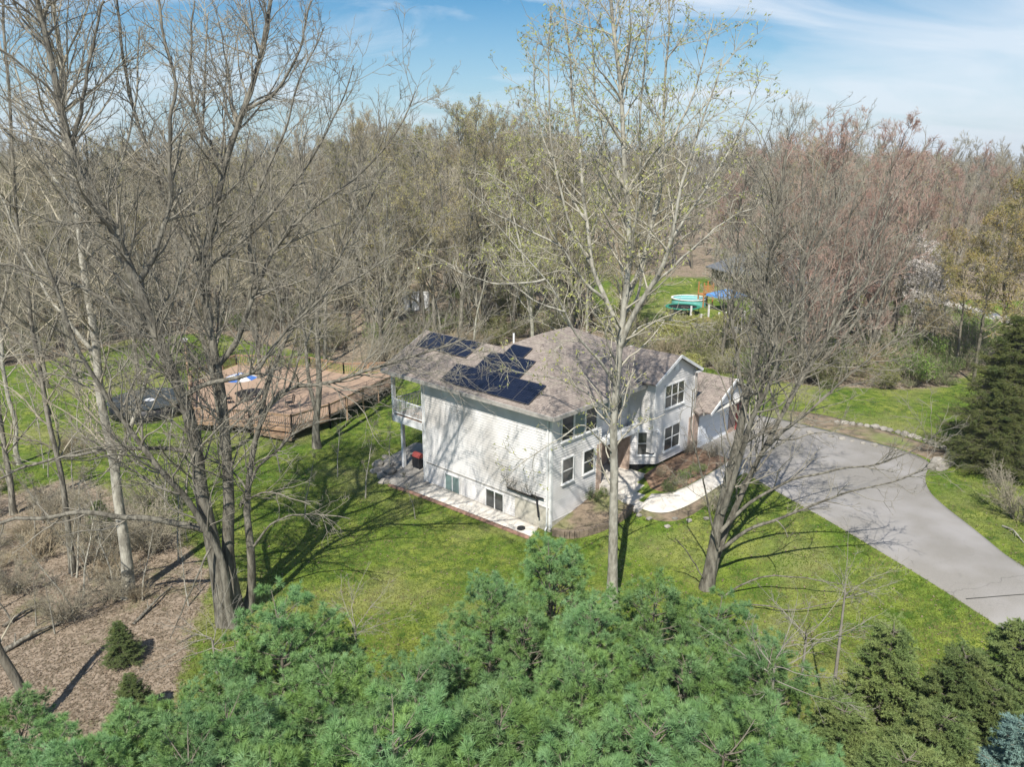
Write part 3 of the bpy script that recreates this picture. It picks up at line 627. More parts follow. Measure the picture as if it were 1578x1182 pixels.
def alongpts(rng, P, n):
    N, K, _ = P.shape; idx = rng.integers(0, N, n); x = rng.uniform(0, K-1.001, n); i = x.astype(int); f = (x-i)[:, None]
    return P[idx, i]*(1-f)+P[idx, i+1]*f
# ---- a forest tree: returns (trunk, twig, bud) meshes
def forest_tree(seed, H, spread=.28, clear=.35, nl=16, style='up', buds=0, bsize=.12, twigr=.014, dens=1., mats=('bark','twig','bud_olive'), trunk_r=None, droop=0, stems=1, kname='tree'):
    rng = np.random.default_rng(seed); r0 = trunk_r or H*.0105
    S = np.zeros((stems, 3)); S[:, :2] = rng.normal(0, .25 if stems > 1 else 0, (stems, 2)); S[:, 2] = -.4
    D = np.tile([0, 0, 1.], (stems, 1)); D[:, :2] += rng.normal(0, .05 if stems == 1 else .28, (stems, 2))
    P0, R0_ = grow(rng, S, D, np.full(stems, H*.97)*rng.uniform(.9, 1, stems), np.full(stems, r0), 12, .055, .06, .12)
    # main limbs
    s, d, ln, r = spawn(rng, P0, R0_, nl, clear, .97, (.45, 1.0) if style == 'up' else (.8, 1.3), (spread*.8, spread*1.35), .5, fall=.55)
    P1, R1_ = grow(rng, s, d, ln, np.maximum(r, .03), 9, .11, .13 if style == 'up' else .05, .25)
    s, d, ln, r = spawn(rng, P1, R1_, int(7*dens), .15, 1, (.4, .8), (.35, .6), .55)
    P2, R2_ = grow(rng, s, d, ln, np.maximum(r, .018), 6, .12, .08, .4)
    s, d, ln, r = spawn(rng, P2, R2_, int(6*dens), .15, 1, (.35, .8), (.4, .7), .6)
    P3, R3_ = grow(rng, s, d, np.maximum(ln, .3), np.maximum(r*.8, twigr), 4, .14, .06-droop, .5)
    s, d, ln, r = spawn(rng, P3, R3_, 4, .2, 1, (.3, .8), (.4, .8), .6)
    P4, R4_ = grow(rng, s, d, np.maximum(ln, .25), np.full(len(s), twigr*.7), 3, .14, .05-droop, .6)
    v, f = cat_mesh([tubes(P0, R0_, 8), tubes(P1, R1_, 5)]); tm = npmesh('trunk', v, f, True)
    v, f = cat_mesh([tubes(P2, R2_, 4), tubes(P3, R3_, 3), tubes(P4, R4_, 3)]); cm = npmesh('crown', v, f)
    bm_ = None
    if buds:
        pts = np.concatenate([ends(P4, 2), alongpts(rng, P3, len(P3))]); pts = pts[rng.random(len(pts)) < buds]
        v, f = leaves(rng, pts, bsize, bsize*.6, droop*4); bm_ = npmesh('buds', v, f)
    tm.materials.append(M[mats[0]]); cm.materials.append(M[mats[1]])
    if bm_: bm_.materials.append(M[mats[2]])
    return tm, cm, bm_
def put_tree(name, meshes, p, rz, sc, label, cat, group=None, names=('trunk','crown','young_leaves')):
    r = empty(name, p, rz, label, cat, group); r.scale = (sc, sc, sc)
    for m, nm in zip(meshes, names):
        if m is None: continue
        o = bpy.data.objects.new(nm, m); COL.objects.link(o); o.parent = r
    return r
PR = {}
PR['grey'] = [forest_tree(20+i, 22+i, .27, .2, 21, 'up', 0, mats=('bark','twig','bud_olive')) for i in range(3)]
PR['olive'] = [forest_tree(30+i, 21, .27, .15, 21, 'up', .4, .14, mats=('bark','twig','bud_olive')) for i in range(2)]
PR['brown'] = [forest_tree(40+i, 22, .27, .16, 21, 'up', .3, .11, mats=('bark','twig_brown','bud_brown')) for i in range(2)]
PR['red'] = [forest_tree(50+i, 21, .30, .18, 22, 'up', .35, .10, mats=('bark','twig_red','bud_red')) for i in range(2)]
PR['wide'] = [forest_tree(65, 19, .42, .22, 16, 'flat', 0, mats=('bark','twig','bud_olive')), forest_tree(66, 20, .38, .18, 18, 'up', .12, .12, mats=('bark_dark','twig_pale','bud_olive'))]
PR['catkin'] = [forest_tree(67, 19, .36, .2, 20, 'up', .8, .17, mats=('bark_pale','twig_pale','bud_yellow'), droop=.04)]
PR['thin'] = [forest_tree(60, 15, .2, .3, 10, 'up', .12, .10, dens=.8, mats=('bark_pale','twig','bud_olive'))]
PR['budding'] = [forest_tree(70, 17, .34, .25, 18, 'flat', .95, .16, dens=1, mats=('bark_dark','twig_brown','bud_brown'))]
PR['blossom'] = [forest_tree(80, 10, .45, .2, 16, 'up', .95, .13, dens=1, mats=('bark','twig_pale','blossom'))]
PR['clump'] = [forest_tree(90, 19, .26, .12, 11, 'up', .06, .07, dens=.95, mats=('bark','twig_red','bud_red'), stems=6, trunk_r=.16)]
# ---- shrubs
def shrub(seed, H, R, leaf=None, lsize=.09, nleaf=5000, twig='twig', n0=26):
    rng = np.random.default_rng(seed); a = rng.uniform(0, 2*PI, n0); S = np.stack([np.cos(a)*R*.2, np.sin(a)*R*.2, a*0-.1], 1); D = np.stack([np.cos(a)*R*.55, np.sin(a)*R*.55, np.full(n0, H*.8)], 1)
    P0, R0_ = grow(rng, S, D, np.full(n0, H*1.05)*rng.uniform(.7, 1, n0), np.full(n0, .03), 7, .14, -.03, .4)
    s, d, ln, r = spawn(rng, P0, R0_, 8, .15, 1, (.4, .9), (.3, .6), .6); P1, R1_ = grow(rng, s, d, ln, np.maximum(r, .014), 5, .2, .02, .5)
    s, d, ln, r = spawn(rng, P1, R1_, 5, .1, 1, (.4, 1), (.4, .8), .7); P2, R2_ = grow(rng, s, d, ln, np.full(len(s), .010), 4, .2, 0, .6)
    v, f = cat_mesh([tubes(P0, R0_, 4), tubes(P1, R1_, 3), tubes(P2, R2_, 3)]); bm_ = npmesh('branches', v, f); bm_.materials.append(M[twig])
    lm = None
    if leaf:
        pts = alongpts(rng, P2, nleaf); v, f = leaves(rng, pts, lsize, .08); lm = npmesh('leaves', v, f); lm.materials.append(M[leaf])
    return bm_, lm
PR['bush_green'] = [shrub(101, 2.6, 2.0, 'leaf_green', .13, 4200), shrub(102, 3.2, 2.2, 'leaf_green', .12, 2400)]
PR['bush_olive'] = [shrub(103, 2.8, 2.2, 'leaf_olive', .12, 4200), shrub(104, 3.2, 2.2, 'leaf_olive', .12, 2000)]
PR['bush_bare'] = [shrub(105, 2.6, 2.1, None, twig='twig_brown', n0=34), shrub(106, 3.4, 2.2, None, twig='twig', n0=30)]
PR['bush_gold'] = [shrub(107, 2.2, 1.8, 'bud_yellow', .15, 4500, twig='twig_brown')]
# ---- conifers
def tuft(rng, P, D, n, L, wd, spread):
    """n needles at each point"""
    N = len(P); p = np.repeat(P, n, 0); d = np.repeat(D, n, 0); nd = norm(d+rng.normal(0, spread, (N*n, 3))); l = L*rng.uniform(.7, 1.15, N*n)[:, None]
    sd_ = norm(np.cross(nd, rng.normal(0, 1, (N*n, 3))))*wd*.5
    v = np.stack([p-sd_, p+sd_, p+nd*l], 1); return v.reshape(-1, 3), np.arange(N*n*3).reshape(-1, 3)
def pine(seed, H, R, nn=30, kind='pine'):
    rng = np.random.default_rng(seed); K = 10
    P0, R0_ = grow(rng, np.array([[0,0,-.3]]), np.array([[0,0,1.]]), np.array([H*.97]), np.array([H*.018]), K, .02, .05, .1)
    br = []; zs = []; z = H*.12
    while z < H*.985:
        n = 5 if kind == 'pine' else 8; off = rng.random()*6.28; q = z/H
        Lb = (R*(1-q)**.55*min(1, .55+q*1.6)+.15) if kind == 'pine' else R*(1-q)**.75*1.05+.12
        for j in range(n):
            a = off+j*2*PI/n+rng.normal(0, .25); br.append((z+rng.normal(0, .06), a, Lb*rng.uniform(.6, 1.15)))
        z += (.58 if kind == 'pine' else .27)*(1-.35*q)
    br = np.array(br); N = len(br); i = np.clip(br[:, 0]/(H*.97)*(K-1), 0, K-1.01); S = P0[0, i.astype(int)]*(1-(i % 1))[:, None]+P0[0, i.astype(int)+1]*(i % 1)[:, None]
    e = (.18 if kind == 'pine' else -.12)+.5*(br[:, 0]/H)**3; D = np.stack([np.cos(br[:, 1]), np.sin(br[:, 1]), e], 1)
    P1, R1_ = grow(rng, S, D, br[:, 2], .012+.011*br[:, 2], 7, .05, .07 if kind == 'pine' else .035, .3)
    s, d, ln, r = spawn(rng, P1, R1_, 0, .22, 1, (.6, .95), (.26, .46), .55, lmax=1.15, bylen=.20 if kind == 'pine' else .11, fall=.3)
    d[:, 2] *= .35; ln = np.maximum(ln, .22)
    P2, R2_ = grow(rng, s, d, ln, np.maximum(r, .005), 4, .1, .10 if kind == 'pine' else -.02, .5)
    if kind == 'pine':
        n2 = 8; N2 = len(P2); t = rng.uniform(.5, 1, (N2, n2)); t[:, 0] = 1
        x = np.minimum(t*3, 2.999); ii = x.astype(int); ff = (x-ii)[..., None]; ar = np.arange(N2)[:, None]
        pts = (P2[ar, ii]*(1-ff)+P2[ar, ii+1]*ff).reshape(-1, 3); dr_ = norm(P2[ar, ii+1]-P2[ar, ii]).reshape(-1, 3)
        sideways = rng.normal(0, .55, pts.shape); base = pts+0; tipd = norm(dr_+sideways+np.array([0, 0, .45])); tl = rng.uniform(.05, .2, len(pts))[:, None]
        v1, f1 = tuft(rng, base+tipd*tl, tipd, nn, .15, .012, .6)
        tp = ends(P1); td = norm(P1[:, -1]-P1[:, -2]+np.array([0, 0, .05])); v2, f2 = tuft(rng, tp, td, nn*2, .16, .0105, .6)
    else:
        s3, d3, l3, r3 = spawn(rng, P2, R2_, 5, .1, 1, (.5, .9), (.3, .6), .6, lmax=.35); d3[:, 2] *= .3
        P3, _ = grow(rng, s3, d3, np.maximum(l3, .12), np.full(len(s3), .004), 3, .08, -.02)
        allP = np.concatenate([P3.reshape(-1, 3), P2.reshape(-1, 3)]); dd_ = np.concatenate([np.repeat(norm(P3[:, -1]-P3[:, 0]), 3, 0), np.repeat(norm(P2[:, -1]-P2[:, 0]), 4, 0)])
        v1, f1 = tuft(rng, allP, dd_, max(4, nn//3), .085, .016, .55); v2, f2 = tuft(rng, ends(P1), norm(P1[:, -1]-P1[:, -2]), nn, .12, .014, .4)
    v, f = cat_mesh([tubes(P0, R0_, 7), tubes(P1, R1_, 4), tubes(P2, R2_, 3)]); tm = npmesh('trunk', v, f, True); tm.materials.append(M['bark_dark'])
    v, f = cat_mesh([(v1, f1), (v2, f2)]); cm = npmesh('crown', v, f); return tm, cm
PR['pine'] = [pine(200, 9, 3.5), pine(201, 8.5, 3.2), pine(202, 9.5, 3.6)]
for t_, c_ in PR['pine']: c_.materials.append(M['pine'])
PR['spruce'] = [pine(210, 8, 2.3, 30, 'spruce'), pine(211, 7, 2.1, 30, 'spruce')]
for t_, c_ in PR['spruce']: c_.materials.append(M['spruce'])
bc_ = PR['spruce'][0][1].copy(); bc_.materials.clear(); bc_.materials.append(M['spruce_blue']); PR['blue'] = [(PR['spruce'][0][0], bc_)]
PR['cedar'] = [pine(220, 11, 4.2, 24, 'spruce')]
PR['cedar'][0][1].materials.append(M['cedar_leaf'])
# ------------------------------------------------------------------ foreground conifers
def conifer(name, kind, i, px, py, h, sc_w=1, label='', cat='', group=None):
    base = {'pine': (9, 8.5, 9.5), 'spruce': (8, 7), 'blue': (8,), 'cedar': (11,)}[kind][i]
    z = 0.
    for _ in range(8): p = G(px, py, z+h); z = float(T(p[0], p[1]))
    sc = h/base; r = empty(name, (p[0], p[1], z), random.uniform(0, 6.28), label, cat, group); r.scale = (sc*sc_w, sc*sc_w, sc)
    for m, nm in zip(PR[kind][i], ('trunk', 'crown')):
        o = bpy.data.objects.new(nm, m); COL.objects.link(o); o.parent = r
    return r
PG = 'white pines along the bottom of the photo'
pines = [(850,842,8.2,0,'pine with the tallest pointed tip, just below the near corner of the house'), (1000,890,8.4,1,'pine whose crown hides the foot of the pale forked tree'),
 (742,900,7.6,2,'bluish soft pine between the lawn shadows and the tallest pine tip'), (1105,930,7.6,0,'pine in front of the leaning many-stemmed tree trunk'),
 (905,985,9.2,1,'full round pine in the middle of the pine row, in front of the tallest tip'), (640,1000,8.4,2,'pine at the near edge of the lawn left of the middle pines'),
 (425,925,8.6,0,'loose feathery pine covering the foot of the big spreading tree'), (520,1015,8.6,1,'pine with dead grey sticks in its top beside the lawn'),
 (330,1060,8.6,2,'broad pine right of the two small young spruces'), (1185,1000,8.2,0,'pine at the right end of the pine row, touching the bare sticks'),
 (785,1060,9.8,1,'bright green pine at the bottom centre of the photo'), (1030,1065,9.6,2,'dense pine below the foot of the pale forked tree, near the bottom edge'),
 (190,1110,7.6,1,'low pine at the bottom left beside the leaning dark trunk'), (60,1130,7.2,0,'light green pine in the bottom left corner'),
 (1190,1110,9.0,1,'pine next to the brown-tipped spruces at the bottom edge'), (600,1110,10,0,'pine at the bottom edge left of centre'),
 (910,1145,10,2,'pine crown cut by the bottom edge right of centre'), (420,1140,9.5,1,'pine crown cut by the bottom edge below the feathery pine'),
 (480,960,7.0,1,'small pine between the feathery pine and the dead sticks'), (700,985,7.6,0,'pine just left of the full round middle pine'), (800,930,7.9,1,'pine overlapping the lower left of the tallest pointed pine'), (940,930,7.9,2,'pine between the tallest tip and the foot of the pale forked tree'), (1060,985,8.6,1,'pine below the crown in front of the leaning trunk'), (1110,1120,9.6,0,'pine crown at the bottom edge left of the brown-tipped spruces'), (290,1140,8.6,0,'pine crown at the bottom edge right of the low left pine'), (560,1075,9.2,2,'pine below the dead grey sticks'),
 (130,1160,7.8,2,'pine crown between the bottom left corner and the low left pine'), (240,1075,7.2,1,'soft pine whose tip reaches the young spruces'), (10,1080,6.6,1,'pine cut by the left edge above the corner'), (360,1000,7.0,0,'pine tip left of the feathery pine'), (1260,1140,8.6,2,'pine at the bottom edge before the spruces begin')]
for px, py, h, i, lb in pines: conifer('white_pine', 'pine', i, px, py, h, 1.05, lb, 'pine tree', PG)
spr = [(1383,950,7.4,1,'spruce',.95,'thin grey-green spruce with sparse top, beside the lawn'), (1500,985,7.6,0,'spruce',1.,'olive spruce whose top overlaps the driveway edge'),
 (1318,1065,7.6,1,'spruce',1.,'spruce with brown patches between the pine row and the lawn'), (1455,1075,8.2,0,'spruce',1.05,'dense green spruce near the bottom right corner'),
 (1385,1120,8.6,1,'spruce',1.05,'brownish spruce at the bottom edge, left of the dense green one'), (1600,1090,8.2,0,'blue',1.0,'blue-grey spruce cut by the bottom right corner'),
 (1585,945,7.6,0,'spruce',1.,'dark spruce at the right edge overlapping the driveway'), (1550,1040,7.,1,'spruce',1.,'olive spruce left of the blue-grey spruce')]
for px, py, h, i, k_, sw, lb in spr: conifer('spruce_tree', k_, i, px, py, h, sw, lb, 'spruce tree', 'spruces at the lower right')
for px, py, h, lb in ((180,955,2.0,'small young spruce standing in the brown leaf litter'), (198,1035,2.2,'small bright young spruce below the other young spruce in the litter'), (150,770,2.2,'low dark green shrub-like evergreen behind the straight left trunk')):
    conifer('young_spruce', 'spruce', 0, px, py, h, 1.3, lb, 'spruce tree', 'small young spruces in the leaf litter')
for px, py, h, lb in ((1590,480,9.5,'wide dark evergreen with drooping boughs at the right edge beyond the lawn'), (1562,585,5.8,'lower dark evergreen spreading over the lawn edge left of the wide one'), (1680,420,11,'tall dark evergreen cut by the right edge of the photo')):
    conifer('evergreen_tree', 'cedar', 0, px, py, h, 1.05, lb, 'evergreen tree', 'dark evergreens at the right edge')
# ------------------------------------------------------------------ hand-traced foreground trees
def traced(name, base_px, limbs, label, r_twig=.009, dens=1., mats=('bark','twig'), bud=None, seed=1, up=.04, l1=.30, lmax=4.5, droop=0, budn=(.14, .5), cat='bare tree', n1=1.0, tw=.55):
    """limbs: list of (points [(px,py,dY)], r0, r1)"""
    rng = np.random.default_rng(seed); b = at(*base_px); Y0 = b[1]; PP = []; RR = []
    for pts, ra, rb in limbs:
        q = np.array([onY(x, y, Y0+dy) for x, y, dy in pts])
        if pts[0][1] >= base_px[1]-45 and abs(pts[0][0]-base_px[0]) < 60: q[0, 2] = min(q[0, 2], float(T(q[0,0], q[0,1]))-.35)
        q = resample(smoothline(q, 2), 24); w_ = np.zeros_like(q); w_[1:-1] = rng.normal(0, 1, (22, 3)); 
        for _ in range(2): w_[1:-1] = (w_[:-2]+w_[1:-1]*2+w_[2:])/4
        q = q+w_*min(.12, ra*.7); PP.append(q); t = np.linspace(0, 1, 24); RR.append(ra+(rb-ra)*t**.62)
    P0 = np.array(PP); R0_ = np.array(RR); flare = P0[:, 0, 2] < float(b[2])+.5
    R0_[flare, 0] *= 1.35; R0_[flare, 1] *= 1.12
    s, d, ln, r = spawn(rng, P0, R0_, 0, .22, 1, (.5, 1.0), (l1*.5, l1), .45, lmax=lmax, bylen=.42/n1, fall=.35)
    # fewer shoots on the thick lower bole
    keep = (s[:, 2] > b[2]+3.2) & (rng.random(len(s)) < np.clip(1.25-r*2.6, .12, 1)*np.clip((s[:, 2]-b[2])/11, .6, 1)); s, d, ln, r = s[keep], d[keep], ln[keep], r[keep]
    P1, R1_ = grow(rng, s, d, np.maximum(ln, .7), np.clip(r, .014, .05), 8, .15, up-droop*.3, .3)
    s, d, ln, r = spawn(rng, P1, R1_, 0, .12, 1, (.45, .9), (.35, .65), .6, bylen=.36/dens); P2, R2_ = grow(rng, s, d, np.maximum(ln, .35), np.maximum(r*.8, r_twig*1.3), 6, .16, up-droop*.6, .5)
    s, d, ln, r = spawn(rng, P2, R2_, 0, .15, 1, (.4, .9), (.35, .7), .6, bylen=.30/dens); P3, R3_ = grow(rng, s, d, np.maximum(ln, .25), np.full(len(s), r_twig), 4, .18, up-droop, .55)
    s, d, ln, r = spawn(rng, P3, R3_, 2, .2, 1, (.4, .9), (.35, .6), .6); P4, R4_ = grow(rng, s, d, np.maximum(ln, .16), np.full(len(s), r_twig*.75), 3, .18, up-droop, .6)
    o0 = b; r_ = empty(name, b, 0, label, cat)
    v, f = tubes(P0, R0_, 10); v = v-b; tm = link('trunk', npmesh('trunk', v, f, True), M[mats[0]], r_)
    # bark knots: radial jitter
    v, f = cat_mesh([tubes(P1, R1_, 5), tubes(P2, R2_, 4), tubes(P3, R3_, 3), tubes(P4, R4_, 3)]); link('crown', npmesh('crown', v-b, f), M[mats[1]], r_)
    if bud:
        pts = np.concatenate([ends(P4, 2), ends(P3, 2), alongpts(rng, P3, len(P3))]); pts = pts[rng.random(len(pts)) < budn[1]]
        v, f = leaves(rng, pts-b, budn[0], budn[0]*.35, droop*14, .35); link('catkins', npmesh('catkins', v, f), M[bud], r_)
    return r_
traced('spreading_tree', (350,960), [
 ([(352,962,0),(336,885,.0),(322,820,0),(305,690,0),(283,610,0),(248,520,0),(213,430,0),(183,360,0),(142,285,0),(108,225,0),(80,130,0),(55,-10,0)], .42, .09),
 ([(366,955,.5),(352,860,.6),(355,780,.8),(352,700,1),(347,640,1.2),(338,560,1.5),(320,480,1.8),(302,400,2),(325,330,2.2),(345,250,2.4),(372,170,2.6),(402,90,2.8),(420,-20,3)], .34, .07),
 ([(378,935,.8),(386,850,1),(378,780,1.2),(392,690,1.4),(405,635,1.4),(440,600,1.2),(520,592,.8),(580,575,.4),(640,548,0),(720,520,-.3)], .24, .03),
 ([(360,940,-.3),(345,880,-.4),(300,790,-.8),(240,712,-1.2),(182,640,-1.6),(150,590,-1.8),(95,480,-2),(60,380,-2)], .22, .05),
 ([(320,818,0),(270,806,-.4),(210,797,-.8),(140,790,-1.2),(60,796,-1.6),(-30,812,-2)], .17, .06),
 ([(304,695,0),(250,692,-.4),(190,688,-.8),(120,698,-1.2),(50,716,-1.5),(-20,745,-2)], .11, .04),
 ([(284,610,0),(312,594,-.2),(360,586,-.3),(402,572,-.3),(412,545,-.2),(450,500,0),(500,455,0),(560,420,0),(640,380,0)], .13, .02),
 ([(250,525,0),(205,492,-.3),(150,458,-.6),(95,428,-.8),(40,412,-1),(-30,400,-1.2)], .13, .04),
 ([(185,362,0),(150,318,.2),(100,270,.4),(55,235,.5),(0,190,.6),(-30,150,.6)], .10, .03),
 ([(215,432,0),(242,380,.2),(262,300,.4),(258,220,.5),(268,130,.6),(250,40,.6),(240,-20,.6)], .13, .04),
 ([(338,560,1.5),(372,520,1.5),(392,440,1.5),(445,350,1.5),(505,300,1.5),(560,262,1.5),(610,215,1.5),(640,140,1.5)], .15, .02),
 ([(303,402,2),(262,330,2.2),(232,240,2.3),(200,160,2.4),(190,60,2.5),(180,-20,2.6)], .13, .04),
 ([(320,482,1.8),(300,440,1.5),(345,395,1.2),(420,330,1),(470,260,1),(520,180,1),(545,100,1)], .11, .02),
 ([(108,226,0),(130,160,0),(135,90,0),(160,0,0)], .09, .04),
 ([(345,250,2.4),(300,190,2.4),(290,100,2.4),(300,0,2.4)], .09, .03),
 ([(372,172,2.6),(420,150,2.6),(460,90,2.6),(480,0,2.6)], .08, .03),
 ([(392,442,1.5),(380,360,1.6),(400,280,1.7),(440,200,1.8),(460,120,1.8),(500,40,1.8)], .10, .02),
 ([(385,850,1),(420,800,.8),(480,790,.5),(540,800,0)], .07, .02),
 ([(330,835,-.3),(310,870,-1),(290,920,-1.6),(262,985,-2)], .06, .02),
 ([(402,640,1.4),(420,560,1.6),(470,470,2),(520,400,2.2),(560,330,2.4),(600,250,2.4)], .12, .02),
 ([(370,780,1.2),(392,730,1.2),(430,690,1),(470,655,.8),(520,645,.5)], .09, .03),
 ], 'huge bare spreading tree with several dark leaning stems, left of the lawn', r_twig=.0075, dens=.8, seed=5, up=.05, l1=.36, lmax=4.6, n1=1.0, mats=('bark_mid','twig_mid'))
traced('tall_tree', (195,920), [
 ([(196,922,0),(190,850,0),(176,740,0),(165,650,0),(152,560,0),(140,480,0),(128,400,0),(116,310,0),(100,220,0),(95,120,0),(80,0,0)], .30, .08),
 ([(176,742,0),(205,650,.5),(232,560,.8),(262,470,1),(300,360,1),(310,250,1),(315,140,1),(320,20,1)], .12, .03),
 ([(152,560,0),(110,500,0),(70,450,0),(30,380,0),(0,300,0)], .10, .03),
 ([(128,400,0),(160,330,.3),(190,250,.3),(210,150,.3),(215,40,.3)], .08, .03),
 ([(116,312,0),(70,260,0),(40,180,0),(20,80,0)], .08, .03)], 'straight grey tree standing in the leaf litter with a long shadow', dens=.7, seed=6, n1=.9, mats=('bark_pale','twig'))
traced('slim_tree', (112,882), [([(113,884,0),(105,810,0),(92,700,0),(78,640,0),(62,560,0),(45,460,0),(30,370,0),(22,250,0),(10,120,0),(5,-10,0)], .17, .05),
 ([(78,640,0),(50,560,0),(10,500,0),(-30,450,0)], .07, .03), ([(62,560,0),(95,480,0),(105,380,0),(120,280,0)], .07, .03)], 'slim grey tree left of the straight trunk in the litter', dens=.6, seed=7, n1=.6)
traced('white_trunk_tree', (32,715), [([(32,717,0),(18,640,0),(6,560,0),(-6,460,0),(-15,350,0)], .18, .08)], 'pale whitish trunk at the far left edge behind the litter', dens=.5, seed=8, n1=.5, mats=('bark_pale','twig_pale'))
traced('leaning_tree', (55,1122), [([(58,1130,0),(35,1075,0),(12,1020,0),(-30,940,0),(-60,850,0)], .20, .12)], 'dark leaning trunk rising out of the bottom left pines', dens=.4, seed=9, n1=.3, mats=('bark_dark','twig'))
traced('slender_tree', (20,792), [([(22,796,0),(10,700,0),(-4,600,0),(-10,500,0),(20,400,0),(15,300,0)], .20, .06), ([(10,700,0),(60,640,0),(110,590,0),(160,500,0)], .05,.02)], 'grey tree at the left edge rising from the brush', dens=.6, seed=10, n1=.6)
traced('pale_forked_tree', (943,935), [
 ([(943,938,0),(944,850,0),(947,760,0),(944,680,0),(951,600,0),(955,540,0),(962,470,0),(965,400,0),(966,300,0),(958,220,0),(952,120,0),(940,-20,0)], .27, .06),
 ([(955,535,0),(978,485,-.4),(1005,440,-.7),(1032,370,-1),(1045,300,-1.2),(1060,250,-1.3),(1085,170,-1.4),(1112,90,-1.5)], .15, .02),
 ([(957,515,0),(935,465,.5),(912,410,.9),(903,340,1.2),(896,260,1.5),(886,160,1.7),(868,20,1.9),(860,-20,1.9)], .12, .03),
 ([(962,470,0),(985,420,.5),(1010,330,.9),(1022,240,1.2),(1026,150,1.4),(1030,50,1.5),(1030,-20,1.5)], .12, .03),
 ([(951,600,0),(930,560,-.5),(895,530,-1),(870,480,-1.4),(840,430,-1.7),(800,385,-1.9),(765,345,-2)], .08, .015),
 ([(935,465,.5),(895,430,0),(865,380,-.5),(835,330,-.8),(790,290,-1),(750,265,-1.1)], .08, .015),
 ([(1005,440,-.7),(1050,400,-1),(1090,360,-1.2),(1130,330,-1.4),(1165,320,-1.5)], .07, .015),
 ([(1032,370,-1),(1080,300,-1),(1120,240,-1),(1150,180,-1),(1170,125,-1)], .07, .015),
 ([(912,410,.9),(870,330,.9),(850,240,.9),(845,120,.9),(850,10,.9)], .07, .02),
 ([(965,300,0),(935,230,0),(915,130,0),(905,0,0)], .07, .02),
 ([(966,400,0),(990,300,0),(985,200,0),(995,80,0),(1000,-20,0)], .08, .02),
 ([(955,540,0),(985,500,1),(1030,490,1.8),(1080,500,2.5)], .05, .015),
 ([(946,700,0),(915,668,-.6),(895,650,-1),(870,672,-1.5),(820,700,-2),(770,745,-2.4)], .05, .015),
 ([(870,480,-1.4),(830,470,-1.8),(780,430,-2),(740,390,-2.2)], .05, .012),
 ([(948,640,0),(900,600,-1),(850,580,-1.8),(800,575,-2.4),(760,560,-3)], .04, .012),
 ([(903,340,1.2),(860,270,1.6),(830,200,1.9),(820,110,2.1),(830,60,2.1)], .06, .015),
 ([(840,430,-1.7),(790,440,-2),(730,430,-2.2),(670,400,-2.3)], .05, .012),
 ([(865,380,-.5),(810,350,0),(760,330,.4),(720,290,.6)], .05, .012),
 ([(1022,240,1.2),(1060,170,1.5),(1085,90,1.7),(1100,20,1.8)], .06, .015),
 ([(966,300,0),(1000,240,-.5),(1050,200,-.8),(1100,150,-1)], .06, .015),
 ([(1010,330,.9),(1060,300,1.4),(1110,270,1.8),(1150,200,2)], .05, .012),
 ([(958,220,0),(925,160,.4),(880,90,.8),(870,40,1)], .05, .012),
 ], 'tall pale forked tree with yellow-green catkins in front of the house', r_twig=.0075, dens=.62, mats=('bark_pale','twig_pale'), bud='bud_yellow', seed=12, up=.05, l1=.36, lmax=3.4, droop=.05, budn=(.15,.42), n1=1.0, cat='tree')
traced('many_stemmed_tree', (1090,905), [
 ([(1088,908,0),(1104,850,0),(1113,790,0),(1132,710,0),(1150,620,0),(1166,530,0),(1184,430,0),(1200,330,0),(1212,230,0)], .33, .05),
 ([(1092,906,.3),(1112,830,.5),(1142,750,.8),(1180,690,1),(1215,620,1.2),(1260,545,1.4),(1310,480,1.6),(1350,400,1.7),(1370,330,1.7)], .20, .03),
 ([(1113,790,0),(1145,700,-.5),(1172,620,-.8),(1205,530,-1),(1235,430,-1.2),(1262,330,-1.3),(1280,240,-1.3)], .16, .03),
 ([(1140,752,.8),(1190,680,.5),(1240,640,.2),(1300,588,0),(1350,545,-.2),(1410,505,-.4)], .11, .02),
 ([(1104,850,0),(1150,818,-.5),(1200,800,-1),(1260,775,-1.5),(1310,756,-2),(1370,745,-2.5),(1440,720,-3)], .11, .02),
 ([(1110,820,0),(1160,770,0),(1215,742,-.5),(1280,726,-1),(1340,720,-1.5),(1400,700,-2),(1450,662,-2.4)], .10, .02),
 ([(1106,845,-.3),(1094,790,-.8),(1085,748,-1),(1072,700,-1.2),(1062,650,-1.3),(1068,600,-1.3)], .06, .02),
 ([(1150,620,0),(1130,540,.4),(1128,440,.6),(1140,340,.7),(1150,250,.7)], .10, .02),
 ([(1132,710,0),(1165,640,.6),(1190,540,1),(1225,440,1.3),(1250,350,1.4),(1265,240,1.4)], .12, .02),
 ([(1180,690,1),(1230,590,1.5),(1270,490,1.8),(1300,390,2),(1320,290,2)], .10, .02),
 ([(1100,870,0),(1060,850,-.5),(1040,830,-1)], .05, .02),
 ([(1108,880,-.5),(1170,885,-1.2),(1240,890,-1.8),(1320,905,-2.2)], .06, .015),
 ([(1110,870,-1),(1170,930,-2),(1230,945,-2.5),(1330,910,-3)], .05, .015),
 ], 'bare many-stemmed tree leaning over the driveway edge', r_twig=.008, dens=.68, mats=('bark_mid','twig_mid'), seed=14, up=.05, l1=.34, lmax=3.8, n1=1.0)
traced('twin_trunk_tree', (488,690), [([(489,692,0),(488,640,0),(490,560,0),(488,480,0),(484,400,0),(470,300,0),(455,200,0)], .30, .06), ([(488,640,0),(470,560,0),(462,480,0),(450,400,0),(430,300,0)], .18, .04), ([(488,480,0),(520,400,0),(548,300,0),(560,210,0)],.12,.03)], 'grey tree standing just in front of the deck corner', r_twig=.011, dens=.55, seed=15, n1=.9)
